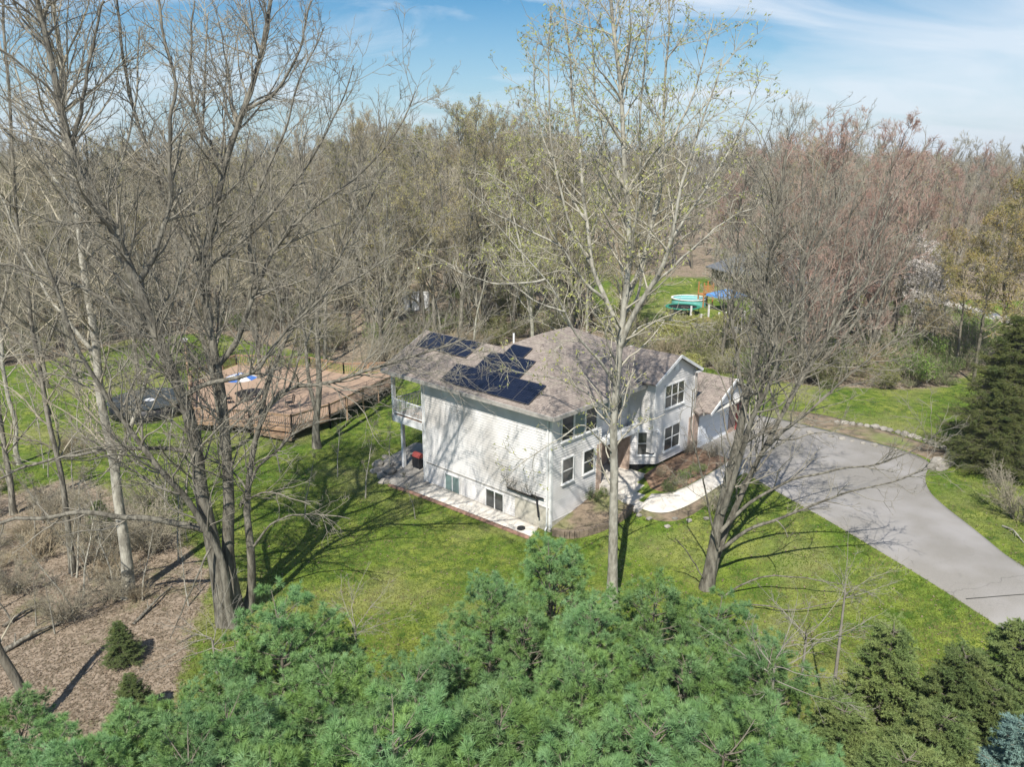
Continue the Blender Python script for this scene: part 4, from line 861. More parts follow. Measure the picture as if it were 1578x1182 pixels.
traced('deck_tree', (345,700), [([(345,702,0),(340,640,0),(325,560,0),(300,480,0),(270,400,0),(262,300,0),(250,200,0)], .30, .06), ([(325,560,0),(345,480,0),(350,400,0),(370,300,0),(385,200,0)], .16, .04)], 'bare tree between the black pool cover and the deck', r_twig=.011, dens=.55, seed=16, n1=.9)
# ------------------------------------------------------------------ forest
rf = np.random.default_rng(77)
def vis(x, y, z=0, mx_=160):
    f = y*math.cos(PITCH)-(z-CAMH)*math.sin(PITCH)
    if f < 5: return False
    px = CX+F*x/f; return -mx_ < px < 1578+mx_
# hand-set distinctive ones
def ft(kind, i, px, py, h, rz=None, label='', cat='bare tree', group=None, name='bare_tree', H0=None):
    p = at(px, py); H0 = H0 or {'grey': 22+i, 'olive': 21, 'brown': 22, 'red': 21, 'thin': 15, 'budding': 17, 'blossom': 10, 'clump': 19, 'wide': 19+i, 'catkin': 19}[kind]
    return put_tree(name, PR[kind][i], p, rf.uniform(0, 6.28) if rz is None else rz, h/H0, label, cat, group)
ft('clump', 0, 1232, 592, 21.5, 1., 'wide oval bare tree of many upright reddish stems beyond the garage', group=None)
ft('clump', 0, 1345, 560, 20, 2.6, 'bare reddish tree with upright stems right of the wide oval one')
ft('red', 0, 1290, 548, 23, 1.8, 'tall reddish budding tree behind the two upright-stemmed trees')
ft('catkin', 0, 820, 545, 19, .5, 'yellow-green budding tree rising behind the roof ridge', 'budding tree')
ft('catkin', 0, 905, 520, 17, 2.5, 'yellow-green budding tree directly behind the roof peak', 'budding tree')
ft('catkin', 0, 1150, 530, 13, 4, 'yellow-green budding tree beyond the front gable', 'budding tree')
ft('blossom', 0, 1435, 560, 8.5, 2, 'smaller white blossoming tree beside the larger blossoming one', 'blossoming tree', name='blossom_tree')
ft('blossom', 0, 1392, 545, 10, 0, 'small white blossoming tree in front of the red-budded wood', 'blossoming tree', name='blossom_tree')
for px, py, h, lb in ((1500,590,15,'brown-green budding tree with a dark thin trunk at the right'), (1540,575,17,'tallest of the orange-green budding trees, near the far road'), (1600,600,20,'large olive budding tree cut by the right edge'), (1470,575,12.5,'low olive budding tree left of the other budding trees'),(1570,515,16,'olive budding tree beside the far road')):
    ft('budding', 0, px, py, h, None, lb, 'budding tree', 'budding trees at the right', name='budding_tree')
for px, py, h, k_, i_, lb in ((215,592,21,'grey',0,'bare tree on the lawn left of the deck post'), (400,600,20,'grey',1,'bare tree behind the deck railing, nearest the patio table'), (500,560,22,'olive',0,'budding tree at the wood edge behind the deck walkway'), (120,610,21,'grey',2,'bare tree on the far left lawn behind the slim trunks'), (655,520,19,'olive',1,'thin budding tree just behind the left end of the roof'), (745,500,20,'grey',0,'bare tree behind the rooftop solar panels'), (1190,560,19,'grey',1,'bare tree just beyond the garage roof'), (1140,545,9,'thin',0,'thin forked sapling behind the garage roof')):
    ft(k_, i_, px, py, h, None, lb, 'bare tree')
clear = [np.array(p) for p in (NYARD, RGRASS)]
VIEWGAP = pxpoly([(955,470),(1185,470),(1175,560),(985,545)])
VIEWGAP2 = pxpoly([(610,485),(672,485),(672,520),(610,520)])
ROADGAP = pxpoly([(1450,640),(2000,640),(2000,462),(1450,462)])
pts = []
def region_kind(x, y, r):
    px = x/y
    if px > .42: return ('red' if r < .3 else 'brown' if r < .45 else 'wide' if r < .7 else 'grey' if r < .9 else 'olive')
    if px > .2: return ('red' if r < .5 else 'brown' if r < .65 else 'wide' if r < .85 else 'grey')
    if px > -.15: return ('brown' if r < .25 else 'olive' if r < .6 else 'wide' if r < .8 else 'grey')
    return ('olive' if r < .35 else 'grey' if r < .6 else 'wide' if r < .85 else 'brown')
cells = []
yy = 66.
while yy < 330:
    sp = 4.9+max(0, yy-80)*.030
    xx = -yy*.75-20
    while xx < yy*.75+20:
        cells.append((xx+rf.uniform(-.42, .42)*sp, yy+rf.uniform(-.42, .42)*sp)); xx += sp
    yy += sp
cells = [c for c in cells if not inpoly(np.array(c[0]), np.array(c[1]), LAWN) and not any(inpoly(np.array(c[0]), np.array(c[1]), q) for q in (NYARD, RGRASS, VIEWGAP, VIEWGAP2, ROADGAP)) and vis(*c)]
# the neighbour's house and road corridor
cells = [c for c in cells if not (24 < c[0] < 52 and 100 < c[1] < 120) and not (48 < c[0] < 135 and 84 < c[1] < 106) and not (math.hypot(c[0]-32, c[1]-68) < 6)]
near = [c for c in cells if c[1] < 132]; 
# left woods on the near side
for _ in range(26):
    x = rf.uniform(-48, -19); y = rf.uniform(36, 66)
    if vis(x, y) and not inpoly(np.array(x), np.array(y), LAWN): near.append((x, y))
# scattered lawn trees at the far left
for _ in range(14):
    x = rf.uniform(-75, -33); y = rf.uniform(58, 95); near.append((x, y))
LBL = {'wide': 'broad bare tree', 'grey': 'bare grey tree', 'olive': 'tree hazed with olive buds', 'brown': 'bare brown-twigged tree', 'red': 'tree with reddish buds'}
def fine_label(x, y):
    px = CX+F*x/y; row = 'front row' if y < 78 else 'second row' if y < 92 else 'middle' if y < 108 else 'back'
    if x < -15 and y < 66: return 'left of the lawn, '+('nearer' if y < 52 else 'farther')
    for lim, nm in ((90, 'at the far left edge'), (220, 'above the pool cover'), (330, 'left of the deck post'), (430, 'above the deck'), (520, 'above the deck walkway'), (640, 'left of the roof'), (740, 'above the upper solar panels'), (840, 'above the lower solar panels'), (960, 'left of the turquoise pool'), (1080, 'above the turquoise pool'), (1160, 'above the garage'), (1260, 'right of the garage'), (1380, 'behind the driveway bed'), (1480, 'left of the budding trees')):
        if px < lim: return nm+', '+row
    return 'at the right edge, '+row
def place_label(x, y):
    q = x/y
    if x < -15 and y < 66: return 'left of the lawn'
    if q < -.25: return 'beyond the deck and left lawn'
    if q < .12: return 'behind the house'
    if q < .42: return 'behind the garage and neighbouring yard'
    return 'beyond the driveway at the right'
near.sort(key=lambda c: math.hypot(*c)); print('near forest', len(near), 'all', len(cells))
NMAX = 268
for (x, y) in near[:NMAX]:
    k_ = region_kind(x, y, rf.random()); i_ = int(rf.integers(0, len(PR[k_]))); H0 = {'grey': 22+i_, 'olive': 21, 'brown': 22, 'red': 21, 'wide': 19+i_}[k_]
    h = rf.uniform(17.5, 23.5) if y > 62 else rf.uniform(14, 21)
    if x/y > .12 and x/y < .3 : h *= .93
    if -.2 < x/y < .08 and y > 85: h *= 1.1
    if x/y > .46: h *= .86
    pl = place_label(x, y)
    t_ = put_tree('bare_tree', PR[k_][i_], (x, y, T(x, y)), rf.uniform(0, 6.28), h/H0, ('shorter ' if h < 20 else 'tall ')+LBL[k_]+' '+fine_label(x, y), 'bare tree', 'bare trees '+pl); t_.rotation_euler[0] = rf.normal(0, .045); t_.rotation_euler[1] = rf.normal(0, .045)
# far wood: one mass, low-detail crowns merged
rest = near[NMAX:]+[c for c in cells if c[1] >= 132]
yy = 330.
while yy < 900:
    sp = 13+(yy-330)*.03; xx = -yy*.75-20
    while xx < yy*.75+20:
        rest.append((xx+rf.uniform(-.5, .5)*sp, yy+rf.uniform(-.5, .5)*sp)); xx += sp
    yy += sp
def lowtree(seed):
    rng = np.random.default_rng(seed)
    P0, R0_ = grow(rng, np.array([[0,0,-.5]]), np.array([[0,0,1.]]), np.array([20.]), np.array([.2]), 5, .04, .05, .2)
    s, d, ln, r = spawn(rng, P0, R0_, 22, .25, .97, (.4, .9), (.2, .34), .4); P1, R1_ = grow(rng, s, d, ln, np.full(len(s), .07), 4, .12, .12, .4)
    s, d, ln, r = spawn(rng, P1, R1_, 9, .1, 1, (.4, .8), (.35, .6), .5); P2, R2_ = grow(rng, s, d, ln, np.full(len(s), .035), 3, .14, .1, .5)
    s, d, ln, r = spawn(rng, P2, R2_, 4, .1, 1, (.4, .8), (.4, .8), .5); P3, R3_ = grow(rng, s, d, ln, np.full(len(s), .025), 2, .14, .1, .5)
    def flat(P, R):   # crossed blade per branch
        N, K, _ = P.shape; t = norm(P[:, -1]-P[:, 0]); sdd = norm(np.cross(t, rng.normal(0, 1, (N, 3))))[:, None]*R[..., None]
        v = np.stack([P-sdd, P+sdd], 2).reshape(N, K*2, 3); f = np.array([[2*k_, 2*k_+1, 2*k_+3, 2*k_+2] for k_ in range(K-1)]); ff = (np.arange(N)[:, None, None]*K*2+f[None]).reshape(-1, 4); return v.reshape(-1, 3), ff
    return cat_mesh([tubes(P0, R0_, 4), flat(P1, R1_), flat(P2, R2_), flat(P3, R3_)])
lows = [lowtree(i) for i in range(5)]; parts = []
for (x, y) in rest:
    v, f = lows[int(rf.integers(0, 5))]; a = rf.uniform(0, 6.28); s_ = rf.uniform(.85, 1.15)*(.84 if x/y > .42 else .95 if abs(x/y+.06) > .14 else 1.06); c_, sn = math.cos(a), math.sin(a)
    if len(parts) > 1500: break
    w_ = v*s_; w_ = np.stack([w_[:, 0]*c_-w_[:, 1]*sn+x, w_[:, 0]*sn+w_[:, 1]*c_+y, w_[:, 2]+T(x, y)], 1); parts.append((w_, f))
v, f = cat_mesh(parts); print('far', len(parts), len(f))
fo = link('far_wood', npmesh('far_wood', v, f), M['twig']); tag(fo, 'far bare wood filling the horizon', 'forest', kind='stuff')
# understorey
und = []
def shr(x, y, z_s, kind, lab=None):
    i_ = int(rf.integers(0, len(PR[kind]))); s_ = z_s
    nm = {'bush_green': 'leafing green shrub', 'bush_olive': 'olive-green budding shrub', 'bush_bare': 'bare twiggy shrub', 'bush_gold': 'golden yellow-green shrub'}[kind]
    pl = place_label(x, y)
    put_tree('shrub', PR[kind][i_], (x, y, T(x, y)), rf.uniform(0, 6.28), s_, lab or (('low ' if s_ < .75 else 'larger ')+nm+' '+fine_label(x, y)), 'shrub', None if lab else 'shrubs '+pl, ('branches', 'leaves'))
cnt = 0
yy = 62.
while yy < 103:
    sp = 3.45+(yy-62)*.05; xx = -yy*.72-8
    while xx < yy*.72+8:
        x = xx+rf.uniform(-.45, .45)*sp; y = yy+rf.uniform(-.45, .45)*sp; xx += sp
        A2 = (np.array(x), np.array(y))
        if inpoly(*A2, LAWN) or any(inpoly(*A2, q) for q in (NYARD, RGRASS, VIEWGAP2)) or not vis(x, y, 0, 60): continue
        if 24 < x < 52 and 98 < y < 120 or (50 < x and 86 < y < 106): continue
        q = x/y; r = rf.random(); gap = bool(inpoly(*A2, VIEWGAP))
        if inpoly(*A2, LIT_RIGHT) and r < .4: continue
        if gap: k_ = 'bush_gold' if r < .55 else 'bush_olive' if r < .9 else 'bush_green'
        elif -.2 < q < .1: k_ = 'bush_green' if r < .32 else 'bush_olive' if r < .72 else 'bush_bare'
        elif q > .35: k_ = 'bush_green' if r < .42 else 'bush_olive' if r < .6 else 'bush_bare'
        else: k_ = 'bush_green' if r < .22 else 'bush_olive' if r < .5 else 'bush_bare'
        if r > .93: continue
        shr(x, y, rf.uniform(.7, 1.2)*(.85 if gap else 1), k_); cnt += 1
    yy += sp
print('shrubs', cnt)
# saplings filling the gaps between the big trees
for _ in range(150):
    y = rf.uniform(66, 125); x = rf.uniform(-y*.7, y*.7); A2 = (np.array(x), np.array(y))
    if inpoly(*A2, LAWN) or any(inpoly(*A2, q) for q in (NYARD, RGRASS, VIEWGAP, VIEWGAP2, ROADGAP)) or (24 < x < 52 and 98 < y < 120) or (50 < x and 86 < y < 106): continue
    put_tree('sapling', PR['thin'][0], (x, y, T(x, y)), rf.uniform(0, 6.28), rf.uniform(.45, .95), 'slim bare sapling '+fine_label(x, y), 'sapling', 'saplings '+place_label(x, y))
# brush at the left edge, in the near litter
for _ in range(46):
    px, py = rf.uniform(-60, 300), rf.uniform(700, 980); p = at(px, py); put_tree('sapling', PR['thin'][0], p, rf.uniform(0, 6.28), rf.uniform(.18, .38), 'thin bare sapling '+('left of the slim trunk' if px < 95 else 'between the slim and straight trunks' if px < 185 else 'right of the straight trunk')+(', far side' if py < 780 else ', middle' if py < 870 else ', near side'), 'sapling', 'saplings in the near leaf litter').rotation_euler[0] = rf.normal(0, .2)
for _ in range(30):
    px, py = rf.uniform(-60, 250), rf.uniform(690, 960); p = at(px, py)
    if px > 150 and py < 760: continue
    shr(p[0], p[1], rf.uniform(.3, .8), 'bush_bare', 'bare brush clump '+('left of the slim trunk' if px < 95 else 'between the slim and straight trunks' if px < 185 else 'right of the straight trunk')+(', far side' if py < 780 else ', middle' if py < 870 else ', near side'))
shr(*at(1572, 800)[:2], .8, 'bush_bare', 'bare rounded shrub on the right lawn with a dark shadow behind it')
shr(*at(1600, 745)[:2], .6, 'bush_olive', 'yellow-green shrub at the right edge above the bare rounded one')
shr(*at(915, 772)[:2], .38, 'bush_green', 'low green clump against the front wall inside the curved block wall')
for i, (px, py) in enumerate(((1030,757),(1045,749),(1056,738),(1075,728))):
    shr(*at(px, py)[:2], .24, 'bush_green', ['low green perennial nearest the porch steps', 'second green perennial from the steps in the bed', 'green perennial in the middle of the bed', 'green perennial nearest the driveway in the bed'][i])
for px, py, s_, lb in ((1022,735,.25,'bare brown shrublet beside the crawl space under the bay'), (1095,705,.28,'brown clump in the bed by the garage'), (1060,700,.3,'tan ornamental grass clump at the stone pier'), (840,800,.32,'dry brown twiggy shrub at the near house corner'), (1100,790,.4,'bare brush at the foot of the driveway tree'), (1190,670,.3,'dry plant in the driveway bed near the garage')):
    shr(*at(px, py)[:2], s_, 'bush_bare', lb)
# ------------------------------------------------------------------ stuff: grass blades, dead leaves
def scatter_px(n, pxr, pyr, ok):
    px = rf.uniform(*pxr, n); py = rf.uniform(*pyr, n)
    r = np.stack([(px-CX)/F, math.cos(PITCH)-(py-CY)/F*math.sin(PITCH), -math.sin(PITCH)-(py-CY)/F*math.cos(PITCH)], 1); z = np.zeros(n)
    for _ in range(6): t = (z-CAMH)/r[:, 2]; x = r[:, 0]*t; y = r[:, 1]*t; z = T(x, y)
    k_ = ok(x, y); return x[k_], y[k_], z[k_]
def not_built(x, y):
    a = (x-B0[0])*V[0]+(y-B0[1])*V[1]; b = (x-B0[0])*U[0]+(y-B0[1])*U[1]
    return ~((a > -1.7) & (a < 19.5) & (b > -1) & (b < 15))
DRV = [tuple(p) for p in pxpoly([(1073,694),(1128,712),(1165,740),(1240,782),(1325,832),(1430,895),(1500,940),(1578,992),(1800,1150),(1900,1060),(1578,880),(1500,815),(1460,785),(1430,758),(1424,733),(1470,712),(1466,696),(1400,672),(1300,650),(1190,630)])]
PTH = pxpoly([(1155,728),(1120,745),(1105,770),(1060,802),(1020,808),(960,790),(930,800),(845,825),(850,780),(1000,690),(1128,705)])
def lawn_ok(x, y): return inpoly(x, y, LAWN) & ~inpoly(x, y, LIT_NEAR) & not_built(x, y) & ~inpoly(x, y, DRV) & ~inpoly(x, y, PTH) & (rf.random(len(x)) < np.clip((x*0+1), 0, 1))
x, y, z = scatter_px(150000, (0, 1578), (600, 1120), lawn_ok); n = len(x)
P = np.stack([x, y, z-.01], 1); D = np.tile([0, 0, 1.], (n, 1)); v, f = tuft(rf, P, D, 3, .10, .035, .5)
gb = mat('grass_blades', (.11,.18,.022), .8, (.225,.265,.052), .9, 6, contrast=(.42,.58), col3=(.27,.25,.10), scale3=.8, transl=.3)
tag(link('grass', npmesh('grass', v, f), gb), 'short patchy lawn grass', 'grass', kind='stuff')
def lit_ok(x, y): return (inpoly(x, y, LIT_NEAR) | (~inpoly(x, y, LAWN) & (y < 80))) & not_built(x, y)
x, y, z = scatter_px(130000, (-20, 1598), (560, 1180), lit_ok); n = len(x); c = np.stack([x, y, z+.03], 1)
a = rf.normal(0, 1, (n, 3)); a[:, 2] *= .35; a = norm(a); b = norm(np.cross(a, np.array([0, 0, 1.])+rf.normal(0, .4, (n, 3)))); s_ = (.038+.0006*y*rf.random(n))[:, None]*rf.uniform(.6, 1.3, n)[:, None]
v = np.stack([c-a*s_, c-b*s_*.6, c+a*s_, c+b*s_*.6], 1).reshape(-1, 3); tag(link('leaf_litter', npmesh('leaf_litter', v, np.arange(n*4).reshape(-1, 4)), M['deadleaf']), 'fallen brown leaves on the wood floor', 'leaf litter', kind='stuff')
for _ in range(46):
    px, py = rf.uniform(1195, 1500), rf.uniform(528, 598); q_ = at(px, py)
    k_ = ['bush_green', 'bush_olive', 'bush_bare'][int(rf.choice(3, p=[.5, .25, .25]))]; shr(q_[0], q_[1], rf.uniform(.35, .8)*(1 if py < 575 else .55), k_)
for i, (px, py, h_) in enumerate(((432,728,5.2),(520,735,4.6),(563,768,5.0),(600,722,3.8),(470,800,4.2),(640,800,3.0),(262,700,5),(60,660,6),(120,665,5.5),(300,745,4.5))):
    put_tree('sapling', PR['thin'][0], at(px, py), rf.uniform(0, 6.28), h_/15, ['twiggy sapling below the deck', 'twiggy sapling between deck and patio', 'twiggy sapling left of the patio', 'twiggy sapling beside the patio rocks', 'twiggy sapling in the big tree shadow', 'small sapling in front of the basement windows', 'twiggy sapling below the pool cover', 'tall sapling at the far left on the grass', 'sapling right of the far left one', 'sapling against the big leaning stem'][i], 'sapling')
# extra golden brush between the roof and the neighbouring lawn
for _ in range(34):
    px, py = rf.uniform(930, 1190), rf.uniform(505, 575); q_ = at(px, py); a_ = float((q_-B0)@V); b_ = float((q_-B0)@U)
    if -2 < a_ < 21 and -3 < b_ < 15: continue
    k_ = ['bush_gold', 'bush_olive', 'bush_green', 'bush_bare'][int(rf.choice(4, p=[.45, .3, .15, .1]))]; shr(q_[0], q_[1], rf.uniform(.6, .95), k_)
# sparse fallen leaves over the lawn
x, y, z = scatter_px(2500, (0, 1578), (600, 1120), lawn_ok); n = len(x); c = np.stack([x, y, z+.05], 1); a = rf.normal(0, 1, (n, 3)); a[:, 2] *= .3; a = norm(a); b = norm(np.cross(a, np.array([0, 0, 1.])))
v = np.stack([c-a*.06, c-b*.04, c+a*.06, c+b*.04], 1).reshape(-1, 3); tag(link('stray_leaves', npmesh('stray_leaves', v, np.arange(n*4).reshape(-1, 4)), M['deadleaf']), 'stray dry leaves lying on the lawn', 'leaf litter', kind='stuff')
# ------------------------------------------------------------------ pool, deck, patio things
pc = at(233, 634); PR_ = 3.05; Z0 = pc[2]
pool = empty('covered_pool', pc, 0, 'round above-ground pool with a black winter cover beside the wooden deck', 'pool')
def ring(r0, r1, z0, z1, n=40):
    mb = MB(); v = []
    for r, z in ((r0, z0), (r1, z0), (r1, z1), (r0, z1)): v += [(r*math.cos(2*PI*i/n), r*math.sin(2*PI*i/n), z) for i in range(n)]
    f = []
    for k_ in range(4):
        for i in range(n): j = (i+1) % n; a = k_*n; b = ((k_+1) % 4)*n; f.append((a+i, a+j, b+j, b+i))
    return mb.add(v, f)
ring(PR_-.06, PR_, -.3, 1.05).build('pool_wall', M['dark'], pool, True)
ring(PR_-.12, PR_+.08, 1.05, 1.12).build('pool_rim', M['poolcover'], pool)
n = 40; vv = [(0, 0, .98)]; ff = []
for k_ in range(1, 7):
    r = (PR_-.02)*k_/6
    for i in range(n): vv.append((r*math.cos(2*PI*i/n), r*math.sin(2*PI*i/n), .98+.15*(k_/6)**3+.02*math.sin(i*1.3+k_)*(k_/6)))
ff = [(0, 1+i, 1+(i+1) % n) for i in range(n)]
for k_ in range(5):
    for i in range(n): a = 1+k_*n; ff.append((a+i, a+n+i, a+n+(i+1) % n, a+(i+1) % n))
mb = MB(); mb.add(vv, ff); cv = mb.build('pool_cover', M['poolcover'], pool, True)
mb = MB(); mb.cyl((0, 0), .42, .99, 1.03, 14, .36); mb.build('cover_float', M['white'], pool)
# deck
ZD = 1.0
def gd(px, py, z=ZD): p = G(px, py, float(pc[2])+z); return p[:2]
DK = [gd(*q) for q in ((292,640),(300,648),(385,652),(450,660),(508,642),(605,596),(605,574),(530,576),(478,566),(365,562),(296,588))]
dz = float(pc[2])+ZD
dc = np.mean(DK, axis=0)
deck = empty('wooden_deck', (dc[0], dc[1], dz), 0, 'large cedar deck with baluster railings linking the covered pool to the house', 'deck')
def rel(p, z=0): return (p[0]-dc[0], p[1]-dc[1], z)
mb = MB(); n = len(DK); mb.add([rel(p, 0) for p in DK]+[rel(p, -.08) for p in DK], [tuple(range(n)), tuple(range(2*n-1, n-1, -1))]+[(i, n+i, n+(i+1) % n, (i+1) % n) for i in range(n)]); mb.build('deck_floor', M['deckfloor'], deck)
mb = MB()
for i in range(n):
    if i != 4: mb.beam(rel(DK[i], -.2), rel(DK[(i+1) % n], -.2), .06, .24)
mb.build('rim_joist', M['cedar'], deck)
def railing(p, q):
    p = np.array(p); q = np.array(q); L_ = np.linalg.norm(q-p)
    mb = MB(); nb = int(L_/.17)
    mb.beam(rel(p, .98), rel(q, .98), .12, .05); mb.beam(rel(p, .9), rel(q, .9), .05, .09); mb.beam(rel(p, .12), rel(q, .12), .05, .09)
    for i in range(nb+1): t = p+(q-p)*i/nb; mb.beam(rel(t, .08), rel(t, .92), .045, .045)
    for i in range(max(2, int(L_/2)+1)+0): t = p+(q-p)*i/max(1, int(L_/2)); mb.beam(rel(t, -1.3), rel(t, 1.05), .11, .11)
    mb.build('railing', M['cedar'], deck)
for i in (0, 1, 2, 3, 4, 6, 7, 8, 9): railing(DK[i], DK[(i+1) % n])
railing(DK[10], DK[0])
# lower landing in front
LP = [gd(*q, .45) for q in ((388,664),(395,660),(452,664),(449,676))]
mb = MB(); m_ = len(LP); mb.add([rel(p, -.5) for p in LP]+[rel(p, -.75) for p in LP], [tuple(range(m_)), tuple(range(2*m_-1, m_-1, -1))]+[(i, m_+i, m_+(i+1) % m_, (i+1) % m_) for i in range(m_)]); mb.build('lower_landing', M['cedar'], deck)
pp = at(293, 600); mb = MB(); mb.beam((0, 0, -.3), (0, 0, 4.3), .16, .16); post = empty('lamp_post', pp, 0, 'tall wooden post with a small white box on top at the deck corner', 'post'); mb.build('pole', M['cedar'], post)
mb = MB(); mb.box(-.22, .22, -.14, .14, 4.3, 4.55); mb.add([(-.27,-.18,4.55),(.27,-.18,4.55),(.27,.18,4.55),(-.27,.18,4.55),(0,-.18,4.72),(0,.18,4.72)], [(0,1,4),(2,3,5),(1,2,5,4),(3,0,4,5),(3,2,1,0)]); mb.build('birdhouse', M['white'], post)
# patio umbrella with blue and white panels, table and chairs
up_ = gd(373, 612); um = empty('patio_umbrella', (up_[0], up_[1], dz), .2, 'blue and white patio umbrella open over a table on the deck', 'umbrella')
mb = MB(); mb.cyl((0, 0), .025, .0, 2.0, 8); mb.build('pole', M['dark'], um); mb = MB(); mb.cyl((0, 0), .28, 0, .07, 14); mb.build('base', M['dark'], um)
for c_ in (0, 1):
    mb = MB(); n = 8
    for i in range(c_, n, 2):
        a0, a1 = 2*PI*i/n, 2*PI*(i+1)/n; R_ = 1.35
        am = (a0+a1)/2
        mb.add([(0,0,2.1),(R_*math.cos(a0),R_*math.sin(a0),1.62),(R_*.93*math.cos(am),R_*.93*math.sin(am),1.6),(R_*math.cos(a1),R_*math.sin(a1),1.62)], [(0,1,2),(0,2,3)])
    o = mb.build('canopy', M['plastic_blue'] if c_ else M['white'], um); sm_ = o.modifiers.new('s', 'SOLIDIFY'); sm_.thickness = .015
def chair(p, rz, lb, z, m='dark', seat='dark', grp=None):
    r = empty('patio_chair', (p[0], p[1], z), rz, lb, 'chair', grp)
    mb = MB(); mb.box(-.27, .27, -.26, .26, .40, .45); mb.build('seat', M[seat], r)
    mb = MB(); mb.beam((-.25,.27,.45),(-.25,.40,1.0),.04,.04); mb.beam((.25,.27,.45),(.25,.40,1.0),.04,.04)
    for i in range(5): z_ = .55+i*.1; y_ = .27+.13*(z_-.45)/.55; mb.beam((-.25,y_,z_),(.25,y_,z_),.03,.05)
    mb.build('backrest', M[m], r)
    for sx in (-1, 1):
        for sy in (-1, 1): mb = MB(); mb.beam((sx*.25, sy*.24, 0), (sx*.25, sy*.24, .41), .035, .035); mb.build('leg', M[m], r)
        mb = MB(); mb.beam((sx*.28,-.24,.62),(sx*.28,.3,.62),.05,.03); mb.beam((sx*.28,-.24,.41),(sx*.28,-.24,.62),.03,.03); mb.build('armrest', M[m], r)
    return r
chair(gd(352, 622), 2.2, 'dark slatted chair left of the umbrella table on the deck', dz, grp='deck chairs'); chair(gd(395, 622), -2.2, 'dark slatted chair right of the umbrella table on the deck', dz, grp='deck chairs')
chair(gd(447, 628), -1.0, 'dark slatted chair by the near deck railing, away from the umbrella', dz, grp='deck chairs')
tb = empty('patio_table', (up_[0]+.5, up_[1]-1.2, dz), 0, 'round dark table in front of the umbrella on the deck', 'table'); mb = MB(); mb.cyl((0, 0), .6, .70, .74, 20); mb.build('tabletop', M['dark'], tb)
for i in range(4): a = PI/4+i*PI/2; mb = MB(); mb.beam((.5*math.cos(a), .5*math.sin(a), 0), (.45*math.cos(a), .45*math.sin(a), .7), .04, .04); mb.build('leg', M['dark'], tb)
# grill with a red lid under the balcony
gp_ = W(.9, 12.0); gz = float(T(gp_[0], gp_[1]))+.07; gr_ = empty('barbecue_grill', (gp_[0], gp_[1], gz), YAW, 'black barbecue grill with a red lid under the white balcony', 'grill')
mb = MB(); mb.box(-.35, .35, -.25, .25, .1, .75); mb.build('cart', M['dark'], gr_)
mb = MB(); nn_ = 8; vv = []
for sx in (-.36, .36): vv += [(sx, .26*math.cos(PI*i/nn_), .76+.26*math.sin(PI*i/nn_)) for i in range(nn_+1)]
k_ = nn_+1; mb.add(vv, [(i, i+1, k_+i+1, k_+i) for i in range(nn_)]+[tuple(range(k_-1, -1, -1)), tuple(range(k_, 2*k_)), (0, k_, 2*k_-1, k_-1)]); mb.build('lid', M['red'], gr_)
for sx in (-1, 1): mb = MB(); mb.box(sx*.5-.14, sx*.5+.14, -.2, .2, .7, .74); mb.build('side_shelf', M['dark'], gr_)
for sx in (-.3, .3):
    for sy in (-.2, .2): mb = MB(); mb.beam((sx, sy, 0), (sx, sy, .12), .05, .05); mb.build('leg', M['dark'], gr_)
# rocks round the patio edge
def rock(p, s, lb, m='stone', grp=None, flat=.6):
    rng = np.random.default_rng(int(abs(p[0]*131+p[1]*17)) % 9999); bm = __import__('bmesh').new(); __import__('bmesh').ops.create_icosphere(bm, subdivisions=2, radius=s)
    k3 = rng.normal(0, 1, (5, 3))
    for v_ in bm.verts:
        c = v_.co; d_ = sum(.09*math.sin(2.2*float(np.dot(k3[j], (c.x/s, c.y/s, c.z/s)))+j) for j in range(5)); v_.co = c*(1+d_); v_.co.z *= flat
    me = bpy.data.meshes.new('rock'); bm.to_mesh(me); bm.free(); o = link('rock', me, M[m]); o.location = (p[0], p[1], float(T(p[0], p[1]))+s*flat*.35); return tag(o, lb, 'rock', grp)
for i, (a_, b_) in enumerate(((-1.3,13.1),(-1.0,14.2),(-.2,14.9),(.9,15.5),(-1.7,12.3),(-.6,13.2),(.2,13.9))):
    rock(W(a_, b_), .26+.1*(i % 3), 'grey rock edging the patio below the balcony', grp='rocks around the patio')
for i in range(26):
    t_ = i/25; q0 = np.array([1345,686.]); 
    pts_ = smoothline([at(1290,652)[:2], at(1350,660)[:2], at(1410,674)[:2], at(1468,697)[:2], at(1466,712)[:2], at(1448,727)[:2], at(1436,722)[:2]], 2)
    p_ = resample(pts_, 26)[i]; rock(p_, .22+.12*((i*7) % 4)/4, 'pale stone in the edging of the driveway bed', grp='edging stones along the driveway bed', flat=.7)
rock(at(1447, 716)[:2], .5, 'largest pale boulder at the tip of the driveway bed')
for i in range(14):
    p_ = at(1165+i*16.5, 650+i*3.4); rock(p_, .14+.05*(i % 3), 'small pale stone where the bed meets the driveway', grp='small stones between bed and driveway')
for px, py in ((1040,800),(1062,803),(1028,812),(985,795),(1000,800),(1088,800)): rock(at(px, py), .16, 'small tan stone at the lawn edge of the front path', grp='stones along the front path')
